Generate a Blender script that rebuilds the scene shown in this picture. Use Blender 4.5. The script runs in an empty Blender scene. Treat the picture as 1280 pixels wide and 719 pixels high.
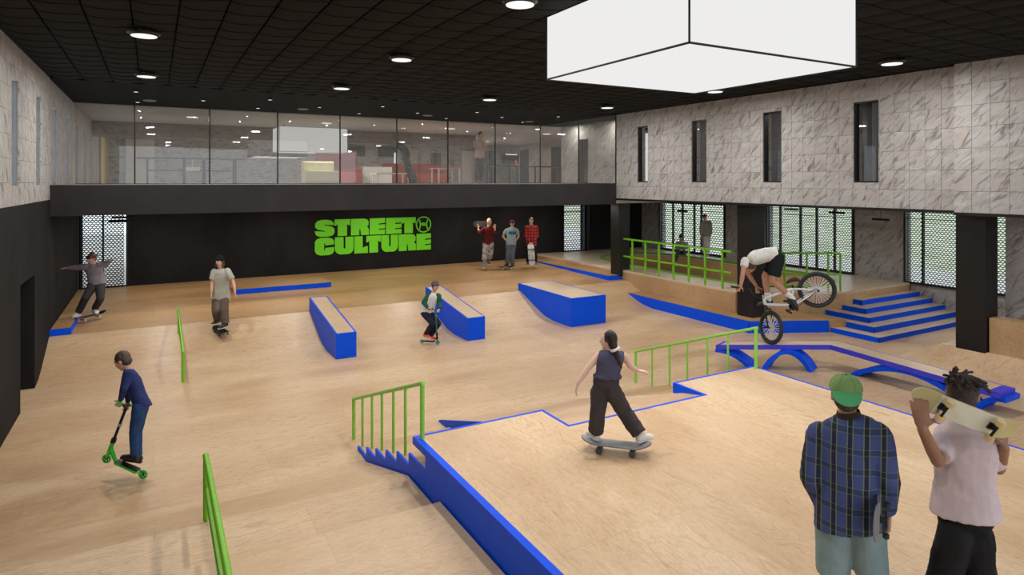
import bpy, bmesh, math, random
from mathutils import Vector, Matrix, noise as mnoise
from mathutils.geometry import tessellate_polygon
random.seed(7)
SC = bpy.context.scene
COL = SC.collection
PI = math.pi
V3 = Vector

# ------------------------------------------------------------------ camera, sky, exposure
TH = math.radians(29.35)          # camera heading, clockwise from +Y (the depth of the hall)
FPX = 795.0                       # focal length in pixels of a 1280 px wide frame
HY = 227.0                        # horizon row
CAMZ = 3.45
cam = bpy.data.cameras.new('camera')
cam.sensor_width = 36.0
cam.lens = FPX / 1280 * 36.0
cam.shift_y = -(359.5 - HY) / 1280
cam.clip_start = 0.05
cam.clip_end = 300
cam_o = bpy.data.objects.new('camera', cam)
COL.objects.link(cam_o)
cam_o.location = (0, 0, CAMZ)
cam_o.rotation_euler = (PI / 2, 0, -TH)
SC.camera = cam_o

SC.view_settings.view_transform = 'Standard'
SC.view_settings.look = 'None'
SC.view_settings.gamma = 1.0
SC.view_settings.exposure = 0.55

w = bpy.data.worlds.new('sky')
SC.world = w
w.use_nodes = True
bg = w.node_tree.nodes['Background']
bg.inputs[0].default_value = (0.86, 0.93, 1.0, 1)
bg.inputs[1].default_value = 1.35

LAMP_W = 44.0                     # each ceiling lamp
BOX_EMIT = 0.645

# ------------------------------------------------------------------ measuring helpers
FW = V3((math.sin(TH), math.cos(TH), 0))
RT = V3((math.cos(TH), -math.sin(TH), 0))
UP = V3((0, 0, 1))
def at(x, y, d):
    """point seen at pixel x,y standing d metres in front of the camera"""
    return V3((0, 0, CAMZ)) + FW * d + RT * (d * (x - 640) / FPX) + UP * (-d * (y - HY) / FPX)
def dep_z(y, z): return (CAMZ - z) * FPX / (y - HY)
def on_Y(x, Y):
    r = (x - 640) / FPX
    d = Y / (math.cos(TH) - r * math.sin(TH))
    return d * (math.sin(TH) + r * math.cos(TH)), d
def on_X(x, X):
    r = (x - 640) / FPX
    d = X / (math.sin(TH) + r * math.cos(TH))
    return d * (math.cos(TH) - r * math.sin(TH)), d

# ------------------------------------------------------------------ materials
def lin(c):
    return tuple(((v / 255) / 12.92 if v / 255 <= 0.04045 else (((v / 255) + 0.055) / 1.055) ** 2.4) for v in c) + (1.0,)
class NT:
    def __init__(s, name):
        s.m = bpy.data.materials.new(name); s.m.use_nodes = True
        s.t = s.m.node_tree; s.n = s.t.nodes; s.b = s.n['Principled BSDF']
    def add(s, typ, **kw):
        nd = s.n.new(typ)
        for k, v in kw.items(): setattr(nd, k, v)
        return nd
    def link(s, a, b): s.t.links.new(a, b)
    def ramp(s, src, stops, interp='LINEAR'):
        r = s.add('ShaderNodeValToRGB'); r.color_ramp.interpolation = interp
        e = r.color_ramp.elements
        e[0].position, e[0].color = stops[0]
        e[1].position, e[1].color = stops[1]
        for p, c in stops[2:]:
            q = e.new(p); q.color = c
        s.link(src, r.inputs[0]); return r.outputs[0]
    def mix(s, f, a, b, mode='MIX'):
        x = s.add('ShaderNodeMix', data_type='RGBA', blend_type=mode)
        for i, v in ((0, f), (6, a), (7, b)):
            if isinstance(v, (int, float, tuple)): x.inputs[i].default_value = v
            else: s.link(v, x.inputs[i])
        return x.outputs[2]
    def math(s, op, a, b=0.0, c=0.0):
        x = s.add('ShaderNodeMath', operation=op)
        for i, v in enumerate((a, b, c)):
            if isinstance(v, (int, float)): x.inputs[i].default_value = v
            else: s.link(v, x.inputs[i])
        return x.outputs[0]
    def coord(s, kind='Object', rot=(0, 0, 0), scale=(1, 1, 1), loc=(0, 0, 0), rnd=0.0):
        if kind == 'World': src = s.add('ShaderNodeNewGeometry').outputs['Position']
        else: src = s.add('ShaderNodeTexCoord').outputs[kind]
        if rnd:
            oi = s.add('ShaderNodeObjectInfo')
            cv = s.add('ShaderNodeCombineXYZ')
            a = s.math('MULTIPLY', oi.outputs['Random'], rnd)
            b = s.math('MULTIPLY', oi.outputs['Random'], rnd * 3.7)
            s.link(a, cv.inputs[0]); s.link(b, cv.inputs[1]); s.link(a, cv.inputs[2])
            ad = s.add('ShaderNodeVectorMath', operation='ADD')
            s.link(src, ad.inputs[0]); s.link(cv.outputs[0], ad.inputs[1]); src = ad.outputs[0]
        mp = s.add('ShaderNodeMapping')
        if any(rot): mp.vector_type = 'TEXTURE'; scale = tuple(1.0 / v for v in scale)
        mp.inputs['Rotation'].default_value = rot; mp.inputs['Scale'].default_value = scale; mp.inputs['Location'].default_value = loc
        s.link(src, mp.inputs[0]); return mp.outputs[0]
    def noise(s, vec, scale, detail=3, rough=0.5, dist=0.0):
        x = s.add('ShaderNodeTexNoise'); x.inputs['Scale'].default_value = scale
        x.inputs['Detail'].default_value = detail; x.inputs['Roughness'].default_value = rough
        x.inputs['Distortion'].default_value = dist
        s.link(vec, x.inputs['Vector']); return x.outputs[0]
    def bump(s, h, strength=0.3, dist=0.01):
        x = s.add('ShaderNodeBump'); x.inputs['Strength'].default_value = strength; x.inputs['Distance'].default_value = dist
        s.link(h, x.inputs['Height']); s.link(x.outputs[0], s.b.inputs['Normal'])
    def fin(s, col=None, rough=0.5, metal=0.0, spec=None):
        if col is not None:
            if isinstance(col, tuple): s.b.inputs['Base Color'].default_value = col
            else: s.link(col, s.b.inputs['Base Color'])
        if isinstance(rough, (int, float)): s.b.inputs['Roughness'].default_value = rough
        else: s.link(rough, s.b.inputs['Roughness'])
        s.b.inputs['Metallic'].default_value = metal
        if spec is not None: s.b.inputs['Specular IOR Level'].default_value = spec
        return s.m

MATS = {}
def plain(name, rgb, rough=0.5, metal=0.0, var=0.08, spec=None):
    if name in MATS: return MATS[name]
    k = NT(name); c = lin(rgb)
    n = k.noise(k.coord('Object'), 9, 3)
    dark = tuple(v * (1 - var) for v in c[:3]) + (1,)
    lite = tuple(min(1, v * (1 + var)) for v in c[:3]) + (1,)
    MATS[name] = k.fin(k.ramp(n, [(0.3, dark), (0.7, lite)]), rough, metal, spec)
    return MATS[name]

def wood(name, base, dark, along='X', contour=26, sheet=(2.44, 1.22), amp=1.0, rough=0.42, zv=1.0):
    k = NT(name)
    sc = (0.42, 1.5, 1.5) if along == 'X' else (1.5, 0.42, 1.5)
    if along == 'Z': sc = (1.5, 1.5, .42)
    # each ply sheet gets its own veneer offset
    g = k.add('ShaderNodeNewGeometry').outputs['Position']
    br = k.add('ShaderNodeTexBrick'); br.offset = 0.5
    br.inputs['Scale'].default_value = 1.0
    br.inputs['Brick Width'].default_value = sheet[0]; br.inputs['Row Height'].default_value = sheet[1]
    br.inputs['Mortar Size'].default_value = 0.003; br.inputs['Mortar Smooth'].default_value = 0.2
    br.inputs['Color1'].default_value = (0, 0, 0, 1); br.inputs['Color2'].default_value = (1, 1, 1, 1)
    br.inputs['Mortar'].default_value = (0.5, 0.5, 0.5, 1)
    mp0 = k.add('ShaderNodeMapping')
    if along == 'Y': mp0.inputs['Rotation'].default_value = (0, 0, PI / 2)
    k.link(g, mp0.inputs[0]); k.link(mp0.outputs[0], br.inputs['Vector'])
    off = k.add('ShaderNodeVectorMath', operation='SCALE'); k.link(br.outputs['Color'], off.inputs[0]); off.inputs['Scale'].default_value = 6.0
    ad = k.add('ShaderNodeVectorMath', operation='ADD'); k.link(g, ad.inputs[0]); k.link(off.outputs[0], ad.inputs[1])
    mp = k.add('ShaderNodeMapping'); mp.inputs['Scale'].default_value = sc; k.link(ad.outputs[0], mp.inputs[0])
    vec = mp.outputs[0]
    n1 = k.noise(vec, 1.5, 3.5, 0.5, 0.8)
    rings = k.math('PINGPONG', k.math('MULTIPLY', n1, contour), 1.0)
    lines = k.ramp(rings, [(0.0, (1, 1, 1, 1)), (0.30, (0, 0, 0, 1))])
    mask = k.noise(k.coord('World', scale=sc), 2.3, 3, .5)
    lines = k.math('MULTIPLY', lines, k.ramp(mask, [(.40, (.15, .15, .15, 1)), (.62, (1, 1, 1, 1))]))
    fleck = k.noise(k.coord('World', scale=tuple(v * 3.2 for v in sc)), 3.0, 5, 0.65, 1.2)
    fine = k.noise(k.coord('World', scale=tuple(v * 9 for v in sc)), 6, 4, 0.6)
    big = k.noise(k.coord('World', scale=sc), 0.7, 3)
    c0, c1 = lin(base), lin(dark)
    mid = tuple(0.5 * (a + b) for a, b in zip(c0, c1))
    a = k.ramp(big, [(0.35, mid), (0.62, c0)])
    b = k.mix(k.math('MULTIPLY', lines, 0.50 * amp), a, c1)
    c = k.mix(k.math('MULTIPLY', k.ramp(fine, [(0.45, (0, 0, 0, 1)), (0.70, (1, 1, 1, 1))]), 0.42 * amp), b, c1)
    c = k.mix(k.math('MULTIPLY', k.ramp(fleck, [(0.52, (0, 0, 0, 1)), (0.66, (1, 1, 1, 1))]), 0.38 * amp), c, c1)
    c = k.mix(k.math('MULTIPLY', k.ramp(fleck, [(0.30, (1, 1, 1, 1)), (0.44, (0, 0, 0, 1))]), 0.30 * amp), c, lin([min(255, v * 1.08) for v in base]))
    c = k.mix(k.math('MULTIPLY', br.outputs['Fac'], 0.22), c, lin([v * .62 for v in dark]))
    sh = k.ramp(br.outputs['Color'], [(0.0, (.95, .94, .92, 1)), (1.0, (1.03, 1.03, 1.03, 1))])
    c = k.mix(1.0, c, sh, 'MULTIPLY')
    k.bump(fine, 0.08, 0.004)
    return k.fin(c, k.ramp(big, [(0.3, (rough - .06,) * 3 + (1,)), (0.7, (rough + .1,) * 3 + (1,))]))

def osb(name, base, dark, rnd=0.0, seg=True):
    k = NT(name); kd = 'World' if not rnd else 'Object'
    # strands lean up towards the front of the hall
    s1 = k.coord(kd, rot=(math.radians(-42), 0, 0), scale=(2.2, 1.3, 8.5), rnd=rnd)
    s2 = k.coord(kd, rot=(math.radians(-64), 0, 0), scale=(2.2, 1.5, 10.0), rnd=rnd * 1.7)
    s3 = k.coord(kd, rot=(math.radians(-20), 0, 0), scale=(2.2, 1.6, 7.0), rnd=rnd * 2.3)
    sh = k.noise(s1, 1.7, 4, 0.6, 0.5); st = k.noise(s2, 1.5, 4, 0.62, 0.5); s_ = k.noise(s3, 1.5, 3, 0.6, 0.6)
    blot = k.noise(k.coord(kd, rnd=rnd), 2.6, 4)
    c0 = lin(base); c1 = lin(dark); c2 = lin([a * .55 + b * .45 for a, b in zip(base, dark)])
    pk = lin((base[0] * .96, base[1] * .93, base[2] * .91))
    a = k.ramp(blot, [(0.35, pk), (0.62, c0)])
    a = k.mix(k.ramp(s_, [(0.56, (0, 0, 0, 1)), (0.66, (.5, .5, .5, 1))]), a, c2)
    a = k.mix(k.ramp(s_, [(0.30, (.6, .6, .6, 1)), (0.42, (0, 0, 0, 1))]), a, lin([min(255, v * 1.12) for v in base]))
    b = k.mix(k.ramp(sh, [(0.55, (0, 0, 0, 1)), (0.65, (.62, .62, .62, 1))]), a, c1)
    b = k.mix(k.ramp(st, [(0.57, (0, 0, 0, 1)), (0.66, (.7, .7, .7, 1))]), b, c1)
    b = k.mix(k.ramp(sh, [(0.34, (.45, .45, .45, 1)), (0.40, (0, 0, 0, 1))]), b, c2)
    k.bump(sh, 0.10, 0.005)
    return k.fin(b, 0.62)

def emit(name, rgb, strength):
    m = bpy.data.materials.new(name); m.use_nodes = True
    t = m.node_tree; t.nodes.clear()
    e = t.nodes.new('ShaderNodeEmission'); o = t.nodes.new('ShaderNodeOutputMaterial')
    e.inputs[0].default_value = lin(rgb); e.inputs[1].default_value = strength
    t.links.new(e.outputs[0], o.inputs[0]); return m

def glass(name, tint=(0.93, 0.95, 0.95), refl=1.0, rough=0.0, haze=0.0):
    m = bpy.data.materials.new(name); m.use_nodes = True
    t = m.node_tree; t.nodes.clear(); N = t.nodes.new
    tr = N('ShaderNodeBsdfTransparent'); tr.inputs[0].default_value = tint + (1,)
    gl = N('ShaderNodeBsdfGlossy'); gl.inputs['Roughness'].default_value = rough; gl.inputs[0].default_value = (1, 1, 1, 1)
    fr = N('ShaderNodeFresnel'); fr.inputs[0].default_value = 1.5
    mu = N('ShaderNodeMath'); mu.operation = 'MULTIPLY'; mu.inputs[1].default_value = refl; mu.use_clamp = True
    mx = N('ShaderNodeMixShader'); o = N('ShaderNodeOutputMaterial')
    ge = N('ShaderNodeNewGeometry'); iv = N('ShaderNodeMath'); iv.operation = 'SUBTRACT'; iv.inputs[0].default_value = 1.0
    m2 = N('ShaderNodeMath'); m2.operation = 'MULTIPLY'; t.links.new(ge.outputs['Backfacing'], iv.inputs[1])
    t.links.new(fr.outputs[0], mu.inputs[0]); t.links.new(mu.outputs[0], m2.inputs[0]); t.links.new(iv.outputs[0], m2.inputs[1]); t.links.new(m2.outputs[0], mx.inputs[0])
    t.links.new(tr.outputs[0], mx.inputs[1]); t.links.new(gl.outputs[0], mx.inputs[2]); 
    last = mx.outputs[0]
    if haze:
        df = N('ShaderNodeBsdfDiffuse'); df.inputs[0].default_value = (.8, .79, .78, 1); m3 = N('ShaderNodeMixShader'); m3.inputs[0].default_value = haze  # pale diffuse mix paints in the veil of reflections on the glass
        t.links.new(last, m3.inputs[1]); t.links.new(df.outputs[0], m3.inputs[2]); last = m3.outputs[0]
    t.links.new(last, o.inputs[0])
    return m

M_FLOOR = wood('birch_floor', (220, 190, 154), (176, 134, 92), 'X')
M_DECK = wood('birch_deck', (226, 197, 160), (186, 142, 98), 'Y', contour=30)
M_PLAT = wood('birch_platform', (196, 156, 110), (150, 108, 66), 'X')  # browner birch, the shadow at the back worked into its tone
M_RISER = wood('birch_riser', (204, 170, 128), (162, 122, 82), 'X')
M_TOP = wood('birch_top', (218, 194, 162), (188, 156, 118), 'Y', contour=18)
M_OSBP = osb('osb_panel', (178, 177, 175), (96, 92, 90), rnd=9.0)
M_OSB = osb('osb_sheet', (172, 169, 166), (96, 90, 86))
M_OSBD = osb('osb_brown', (120, 104, 92), (66, 54, 46))
def plaster(name, rgb, v=0.25, rough=0.8):
    k = NT(name); c = lin(rgb)
    n = k.noise(k.coord('World', scale=(1, 1, .6)), 1.4, 5, .6)
    n2 = k.noise(k.coord('World'), 30, 2)
    k.bump(n2, .1, .003)
    return k.fin(k.ramp(n, [(0.3, tuple(x * (1 - v) for x in c[:3]) + (1,)), (0.7, tuple(x * (1 + v) for x in c[:3]) + (1,))]), rough, spec=.12)
M_BLACK = plaster('black_plaster', (37, 36, 36))
M_FASC = plaster('charcoal_board', (52, 50, 51), .14)
M_COLM = plain('black_steel', (17, 16, 15), .38, 0, .15)
M_CEIL = plaster('black_ceiling', (13, 12, 12), .2)
M_TILE = plain('ceiling_tile_black', (33, 33, 33), .85, 0, .12, .1)
M_BLUE = plain('blue_paint', (4, 84, 240), .45, 0, .05, .15)
M_BLUE2 = plain('violet_blue_paint', (70, 70, 212), .45, 0, .05, .2)
M_GREEN = plain('green_paint', (118, 192, 22), .35, 0, .05)
M_GREEN2 = plain('pale_green_paint', (138, 205, 78), .38, 0, .05)
k = NT('logo_paint'); M_LOGO = k.fin(lin((120, 232, 10)), .55)
M_WHITE = plain('white_paint', (222, 220, 216), .5, 0, .04)
M_GREYM = plain('grey_metal', (120, 120, 120), .4, .3, .08)
M_DKM = plain('dark_metal', (24, 24, 26), .4, .2, .1)
M_MESH = plain('shutter_metal', (52, 52, 53), .5, .3, .1)
M_CONC = plaster('pale_concrete', (206, 202, 196), .08)
M_GLASS = glass('clear_glass', (.9, .93, .93), 1.0)
M_GGLASS = glass('gallery_glass', (.86, .86, .85), 1.7, haze=.07)
M_DGLASS = glass('smoked_glass', (.80, .80, .80), 1.2)
M_LBOX = emit('lightbox_fabric', (244, 243, 242), BOX_EMIT)
M_LAMP = emit('lamp_diffuser', (255, 250, 242), .80)
M_SPOT = emit('spot_diffuser', (240, 238, 232), .8)

# ------------------------------------------------------------------ object helpers
ROOTM = {}
def tag(o, label=None, cat=None, group=None, kind=None):
    if label: o['label'] = label
    if cat: o['category'] = cat
    if group: o['group'] = group
    if kind: o['kind'] = kind
    return o
def thing(name, label, cat, loc=(0, 0, 0), rz=0.0, group=None, mat=None):
    o = bpy.data.objects.new(name, None); COL.objects.link(o)
    o.empty_display_size = .1
    M = mat if mat is not None else Matrix.Translation(V3(loc)) @ Matrix.Rotation(rz, 4, 'Z')
    o.matrix_world = M; ROOTM[o.name] = M
    tag(o, label, cat, group); return o
def rootm(o):
    if o is None: return Matrix()
    return ROOTM.get(o.name) or rootm(o.parent) @ Matrix()
def link_mesh(name, me, mat, parent=None, M=None, smooth=False):
    """me is in world space; it is moved into its parent's space (or M's)"""
    if mat is not None:
        me.materials.clear(); me.materials.append(mat)
    if smooth: me.polygons.foreach_set('use_smooth', [True] * len(me.polygons))
    o = bpy.data.objects.new(name, me)
    if parent is not None:
        me.transform(rootm(parent).inverted()); o.parent = parent
        ROOTM[o.name] = rootm(parent)
    elif M is not None:
        me.transform(M.inverted()); o.matrix_world = M; ROOTM[o.name] = M
    else:
        ROOTM[o.name] = Matrix()
    COL.objects.link(o); return o
class MB:
    def __init__(s): s.v = []; s.f = []
    def add(s, vs, fs):
        b = len(s.v); s.v += [tuple(v) for v in vs]; s.f += [tuple(i + b for i in f) for f in fs]; return s
    def box(s, x0, x1, y0, y1, z0, z1):
        return s.add([(x0, y0, z0), (x1, y0, z0), (x1, y1, z0), (x0, y1, z0), (x0, y0, z1), (x1, y0, z1), (x1, y1, z1), (x0, y1, z1)],
                     [(3, 2, 1, 0), (4, 5, 6, 7), (0, 1, 5, 4), (1, 2, 6, 5), (2, 3, 7, 6), (3, 0, 4, 7)])
    def hexa(s, b, t):
        return s.add(list(b) + list(t), [(3, 2, 1, 0), (4, 5, 6, 7), (0, 1, 5, 4), (1, 2, 6, 5), (2, 3, 7, 6), (3, 0, 4, 7)])
    def prism(s, pts, ext):
        """closed planar polygon pushed along ext"""
        n = len(pts); p = [V3(q) for q in pts]; e = V3(ext)
        nrm = V3((0, 0, 0))
        for i in range(n): nrm += p[i].cross(p[(i + 1) % n])
        if nrm.dot(e) > 0: p.reverse()
        q = [a + e for a in p]
        return s.add(p + q, [tuple(range(n)), tuple(range(2 * n - 1, n - 1, -1))] + [(i, i + n, (i + 1) % n + n, (i + 1) % n) for i in range(n)])
    def tube(s, p0, p1, r0, r1=None, n=10, cap=True):
        r1 = r0 if r1 is None else r1
        p0, p1 = V3(p0), V3(p1); a = (p1 - p0)
        if a.length < 1e-6: return s
        a.normalize(); u = a.orthogonal().normalized(); w_ = a.cross(u)
        vs = []
        for p, r in ((p0, r0), (p1, r1)):
            for i in range(n):
                t = 2 * PI * i / n; vs.append(p + u * (r * math.cos(t)) + w_ * (r * math.sin(t)))
        fs = [(i, (i + 1) % n, (i + 1) % n + n, i + n) for i in range(n)]
        if cap: fs += [tuple(range(n - 1, -1, -1)), tuple(range(n, 2 * n))]
        return s.add(vs, fs)
    def path(s, pts, r, n=8, closed=False):
        pts = [V3(p) for p in pts]; m = len(pts); vs = []; fs = []
        for i, p in enumerate(pts):
            a = pts[(i + 1) % m] - pts[i - 1] if (closed or 0 < i < m - 1) else (pts[1] - pts[0] if i == 0 else pts[-1] - pts[-2])
            a.normalize()
            u = a.cross(UP) if abs(a.dot(UP)) < .95 else a.cross(V3((1, 0, 0)))
            u.normalize(); w_ = a.cross(u)
            if i:
                # keep rings aligned
                best = (vs[-n] - pts[i - 1]); pr = best - a * best.dot(a)
                if pr.length > 1e-6: u = pr.normalized(); w_ = a.cross(u)
            for j in range(n):
                t = 2 * PI * j / n; vs.append(p + u * (r * math.cos(t)) + w_ * (r * math.sin(t)))
        seg = m if closed else m - 1
        for i in range(seg):
            for j in range(n):
                a0 = i * n + j; a1 = i * n + (j + 1) % n; b0 = ((i + 1) % m) * n + j; b1 = ((i + 1) % m) * n + (j + 1) % n
                fs.append((a0, a1, b1, b0))
        if not closed: fs += [tuple(range(n - 1, -1, -1)), tuple(range((m - 1) * n, m * n))]
        return s.add(vs, fs)
    def disc(s, c, r, h, n=24, axis=UP):
        a = V3(axis).normalized(); return s.tube(V3(c), V3(c) + a * h, r, r, n)
    def torus(s, c, axis, R, r, n=32, m=8):
        c = V3(c); a = V3(axis).normalized(); u = a.orthogonal().normalized(); w_ = a.cross(u); vs = []; fs = []
        for i in range(n):
            t = 2 * PI * i / n; d = u * math.cos(t) + w_ * math.sin(t)
            for j in range(m):
                q = 2 * PI * j / m; vs.append(c + d * (R + r * math.cos(q)) + a * (r * math.sin(q)))
        for i in range(n):
            for j in range(m):
                fs.append((i * m + j, i * m + (j + 1) % m, ((i + 1) % n) * m + (j + 1) % m, ((i + 1) % n) * m + j))
        return s.add(vs, fs)
    def ball(s, c, r, n=12, m=8, axes=None):
        c = V3(c); ax = axes or (V3((1, 0, 0)), V3((0, 1, 0)), V3((0, 0, 1)))
        rr = (r, r, r) if isinstance(r, (int, float)) else r
        vs = [c + ax[2] * rr[2]]
        for i in range(1, m):
            p = PI * i / m
            for j in range(n):
                t = 2 * PI * j / n
                vs.append(c + ax[0] * (rr[0] * math.sin(p) * math.cos(t)) + ax[1] * (rr[1] * math.sin(p) * math.sin(t)) + ax[2] * (rr[2] * math.cos(p)))
        vs.append(c - ax[2] * rr[2]); L = len(vs) - 1
        fs = [(0, 1 + j, 1 + (j + 1) % n) for j in range(n)]
        for i in range(m - 2):
            for j in range(n):
                a0 = 1 + i * n + j; a1 = 1 + i * n + (j + 1) % n
                fs.append((a0, a0 + n, a1 + n, a1))
        b = 1 + (m - 2) * n
        fs += [(b + (j + 1) % n, b + j, L) for j in range(n)]
        return s.add(vs, fs)
    def loft(s, secs, n=16, cap=True):
        """secs: (centre, side axis * a, front axis * b)"""
        vs = []; fs = []
        for c, A, B in secs:
            for j in range(n):
                t = 2 * PI * j / n
                vs.append(V3(c) + A * math.cos(t) + B * math.sin(t))
        for i in range(len(secs) - 1):
            for j in range(n):
                fs.append((i * n + j, i * n + (j + 1) % n, (i + 1) * n + (j + 1) % n, (i + 1) * n + j))
        if cap: fs += [tuple(range(n - 1, -1, -1)), tuple(range((len(secs) - 1) * n, len(secs) * n))]
        return s.add(vs, fs)
    def caps(s, p0, p1, r0, r1=None, n=12):
        """tapered capsule"""
        r1 = r0 if r1 is None else r1
        p0, p1 = V3(p0), V3(p1); a = p1 - p0; L = a.length
        a = a.normalized() if L > 1e-6 else V3((0, 0, 1))
        u = a.orthogonal().normalized(); w_ = a.cross(u); secs = []
        for k_ in (-1, -.87, -.5, 0): secs.append((p0 + a * (r0 * k_), u * r0 * max(.05, math.sqrt(max(0, 1 - k_ * k_))), w_ * r0 * max(.05, math.sqrt(max(0, 1 - k_ * k_)))))
        for k_ in (0, .5, .87, 1): secs.append((p1 + a * (r1 * k_), u * r1 * max(.05, math.sqrt(max(0, 1 - k_ * k_))), w_ * r1 * max(.05, math.sqrt(max(0, 1 - k_ * k_)))))
        return s.loft(secs, n)
    def mesh(s, name, fix=False):
        me = bpy.data.meshes.new(name); me.from_pydata([tuple(v) for v in s.v], [], s.f); me.validate()
        if fix:
            bm = bmesh.new(); bm.from_mesh(me); bmesh.ops.recalc_face_normals(bm, faces=bm.faces); bm.to_mesh(me); bm.free()
        me.update(); return me
    def build(s, name, mat, parent=None, M=None, smooth=False, fix=True, bevel=0.0):
        me = s.mesh(name, fix)
        o = link_mesh(name, me, mat, parent, M, smooth)
        if bevel:
            b = o.modifiers.new('bevel', 'BEVEL'); b.width = bevel; b.segments = 2; b.limit_method = 'ANGLE'
        if smooth and len(me.polygons) > 8:
            try: me.set_sharp_from_angle(angle=math.radians(40))
            except Exception: pass
        return o
def struct(name, mb, mat, parent=None, label=None, **kw):
    o = mb.build(name, mat, parent, **kw); 
    if parent is None: o['kind'] = 'structure'
    if label: o['label'] = label
    return o

# ------------------------------------------------------------------ levels and lines of the hall
XL, XR, XO = -1.74, 11.95, 17.4        # left wall, upper right wall, outer right wall
YW, YF, YG, YB = 20.1, 14.95, 19.2, 31.8   # back wall, gallery front, gallery glass, gallery back wall
ZC = 5.43                              # ceiling
ZG0, ZG1 = 2.78, 3.38                  # gallery slab
YN = -4.0                              # hall left open behind the camera to let soft sky light in
RP = 0.78                              # raised platform on the right
DK = 0.88                              # deck in the foreground
def zplat(Y): return 0.5 + 0.12 * (Y - 14.83) / (YW - 14.83)

# ------------------------------------------------------------------ lights of the hall
def area(name, loc, size, power, col=(1, .97, .93), rot=(0, 0, 0), shape='DISK', sy=None):
    l = bpy.data.lights.new(name, 'AREA'); l.shape = shape; l.size = size; l.energy = power; l.color = col
    if sy: l.size_y = sy
    o = bpy.data.objects.new(name, l); COL.objects.link(o); o.location = loc; o.rotation_euler = rot; return o

# ------------------------------------------------------------------ the shell
struct('floor', MB().box(XL - .6, XO + .4, YN, YW + .3, -.2, 0), M_FLOOR, label='pale birch plywood skate floor')
# left wall: charcoal below, boarded above, with a doorway and slot windows
yd0, yd1, zd = 11.85, 13.15, 1.9
wl = MB()
wl.box(XL - .35, XL, YN, yd0, 0, 3.10); wl.box(XL - .35, XL, yd1, YW, 0, 3.10); wl.box(XL - .35, XL, yd0, yd1, zd, 3.10)
wl.box(XL - .37, XL - .35, yd0 - .1, yd1 + .1, 0, 2.2)
wall_left = struct('wall_left', wl, M_BLACK, label='charcoal lower left wall with dark doorway')
def cells(a0, a1, z0, z1, wa, hz, holes):
    """grid cells of a wall cut round the holes"""
    out = []; na = max(1, round((a1 - a0) / wa)); nz = max(1, round((z1 - z0) / hz))
    for i in range(na):
        for j in range(nz):
            rs = [(a0 + (a1 - a0) * i / na, a0 + (a1 - a0) * (i + 1) / na, z0 + (z1 - z0) * j / nz, z0 + (z1 - z0) * (j + 1) / nz)]
            for h in holes:
                nr = []
                for (p, q, r, s_) in rs:
                    if h[0] >= q or h[1] <= p or h[2] >= s_ or h[3] <= r: nr.append((p, q, r, s_)); continue
                    if p < h[0]: nr.append((p, h[0], r, s_))
                    if q > h[1]: nr.append((h[1], q, r, s_))
                    m0, m1 = max(p, h[0]), min(q, h[1])
                    if r < h[2]: nr.append((m0, m1, r, h[2]))
                    if s_ > h[3]: nr.append((m0, m1, h[3], s_))
                rs = nr
            out += [r for r in rs if r[1] - r[0] > .02 and r[3] - r[2] > .02]
    return out
PANEL = {}
def panel(parent, xface, sgn, c, thick=.018):
    y0, y1, z0, z1 = c; g = .0009
    key = (round(y1 - y0, 3), round(z1 - z0, 3), sgn)
    if key not in PANEL:
        hy, hz = (y1 - y0) / 2 - g, (z1 - z0) / 2 - g; e = .0016
        a, b = (0, thick) if sgn > 0 else (-thick, 0)
        face = b if sgn > 0 else a; back = a if sgn > 0 else b
        m = MB()
        m.add([(back, -hy, -hz), (back, hy, -hz), (back, hy, hz), (back, -hy, hz),
               (face, -hy + e, -hz + e), (face, hy - e, -hz + e), (face, hy - e, hz - e), (face, -hy + e, hz - e)],
              [(0, 1, 5, 4), (1, 2, 6, 5), (2, 3, 7, 6), (3, 0, 4, 7), (4, 5, 6, 7), (3, 2, 1, 0)])
        me = m.mesh('panel', True); me.materials.append(M_OSBP); PANEL[key] = me
    o = bpy.data.objects.new('panel', PANEL[key]); o.parent = parent
    o.location = (xface + random.uniform(-.0006, .0006), (y0 + y1) / 2, (z0 + z1) / 2); COL.objects.link(o); return o
# slot windows of the left wall repeat down to the gallery's back
lslots = [(11.2 + 2.12 * k_, 11.78 + 2.12 * k_, 3.39, 4.93) for k_ in range(-4, 10)]
def holed(y0, y1, z0, z1, x0, x1, holes):
    m = MB(); ys = sorted(set([y0, y1] + [h[0] for h in holes if y0 < h[0] < y1] + [h[1] for h in holes if y0 < h[1] < y1]))
    for a, b in zip(ys[:-1], ys[1:]):
        hh = [h for h in holes if h[0] <= a + 1e-4 and h[1] >= b - 1e-4]
        if not hh: m.box(x0, x1, a, b, z0, z1)
        else:
            h = hh[0]; m.box(x0, x1, a, b, z0, h[2]); m.box(x0, x1, a, b, h[3], z1)
    return m
wlu = struct('wall_left_upper', holed(YN, YB, 3.10, ZC, XL - .13, XL - .02, lslots), M_OSB, label='grey strand board upper left wall with slot windows')
for c in cells(9.6, YF, 3.10, ZC, .27, .333, [h for h in lslots if h[1] > 9.4 and h[0] < YF]):
    panel(wlu, XL - .02, 1, c)
struct('trim_left', MB().box(XL - .02, XL - .001, YN, 9.6, 3.10, ZC), M_OSB)
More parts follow.
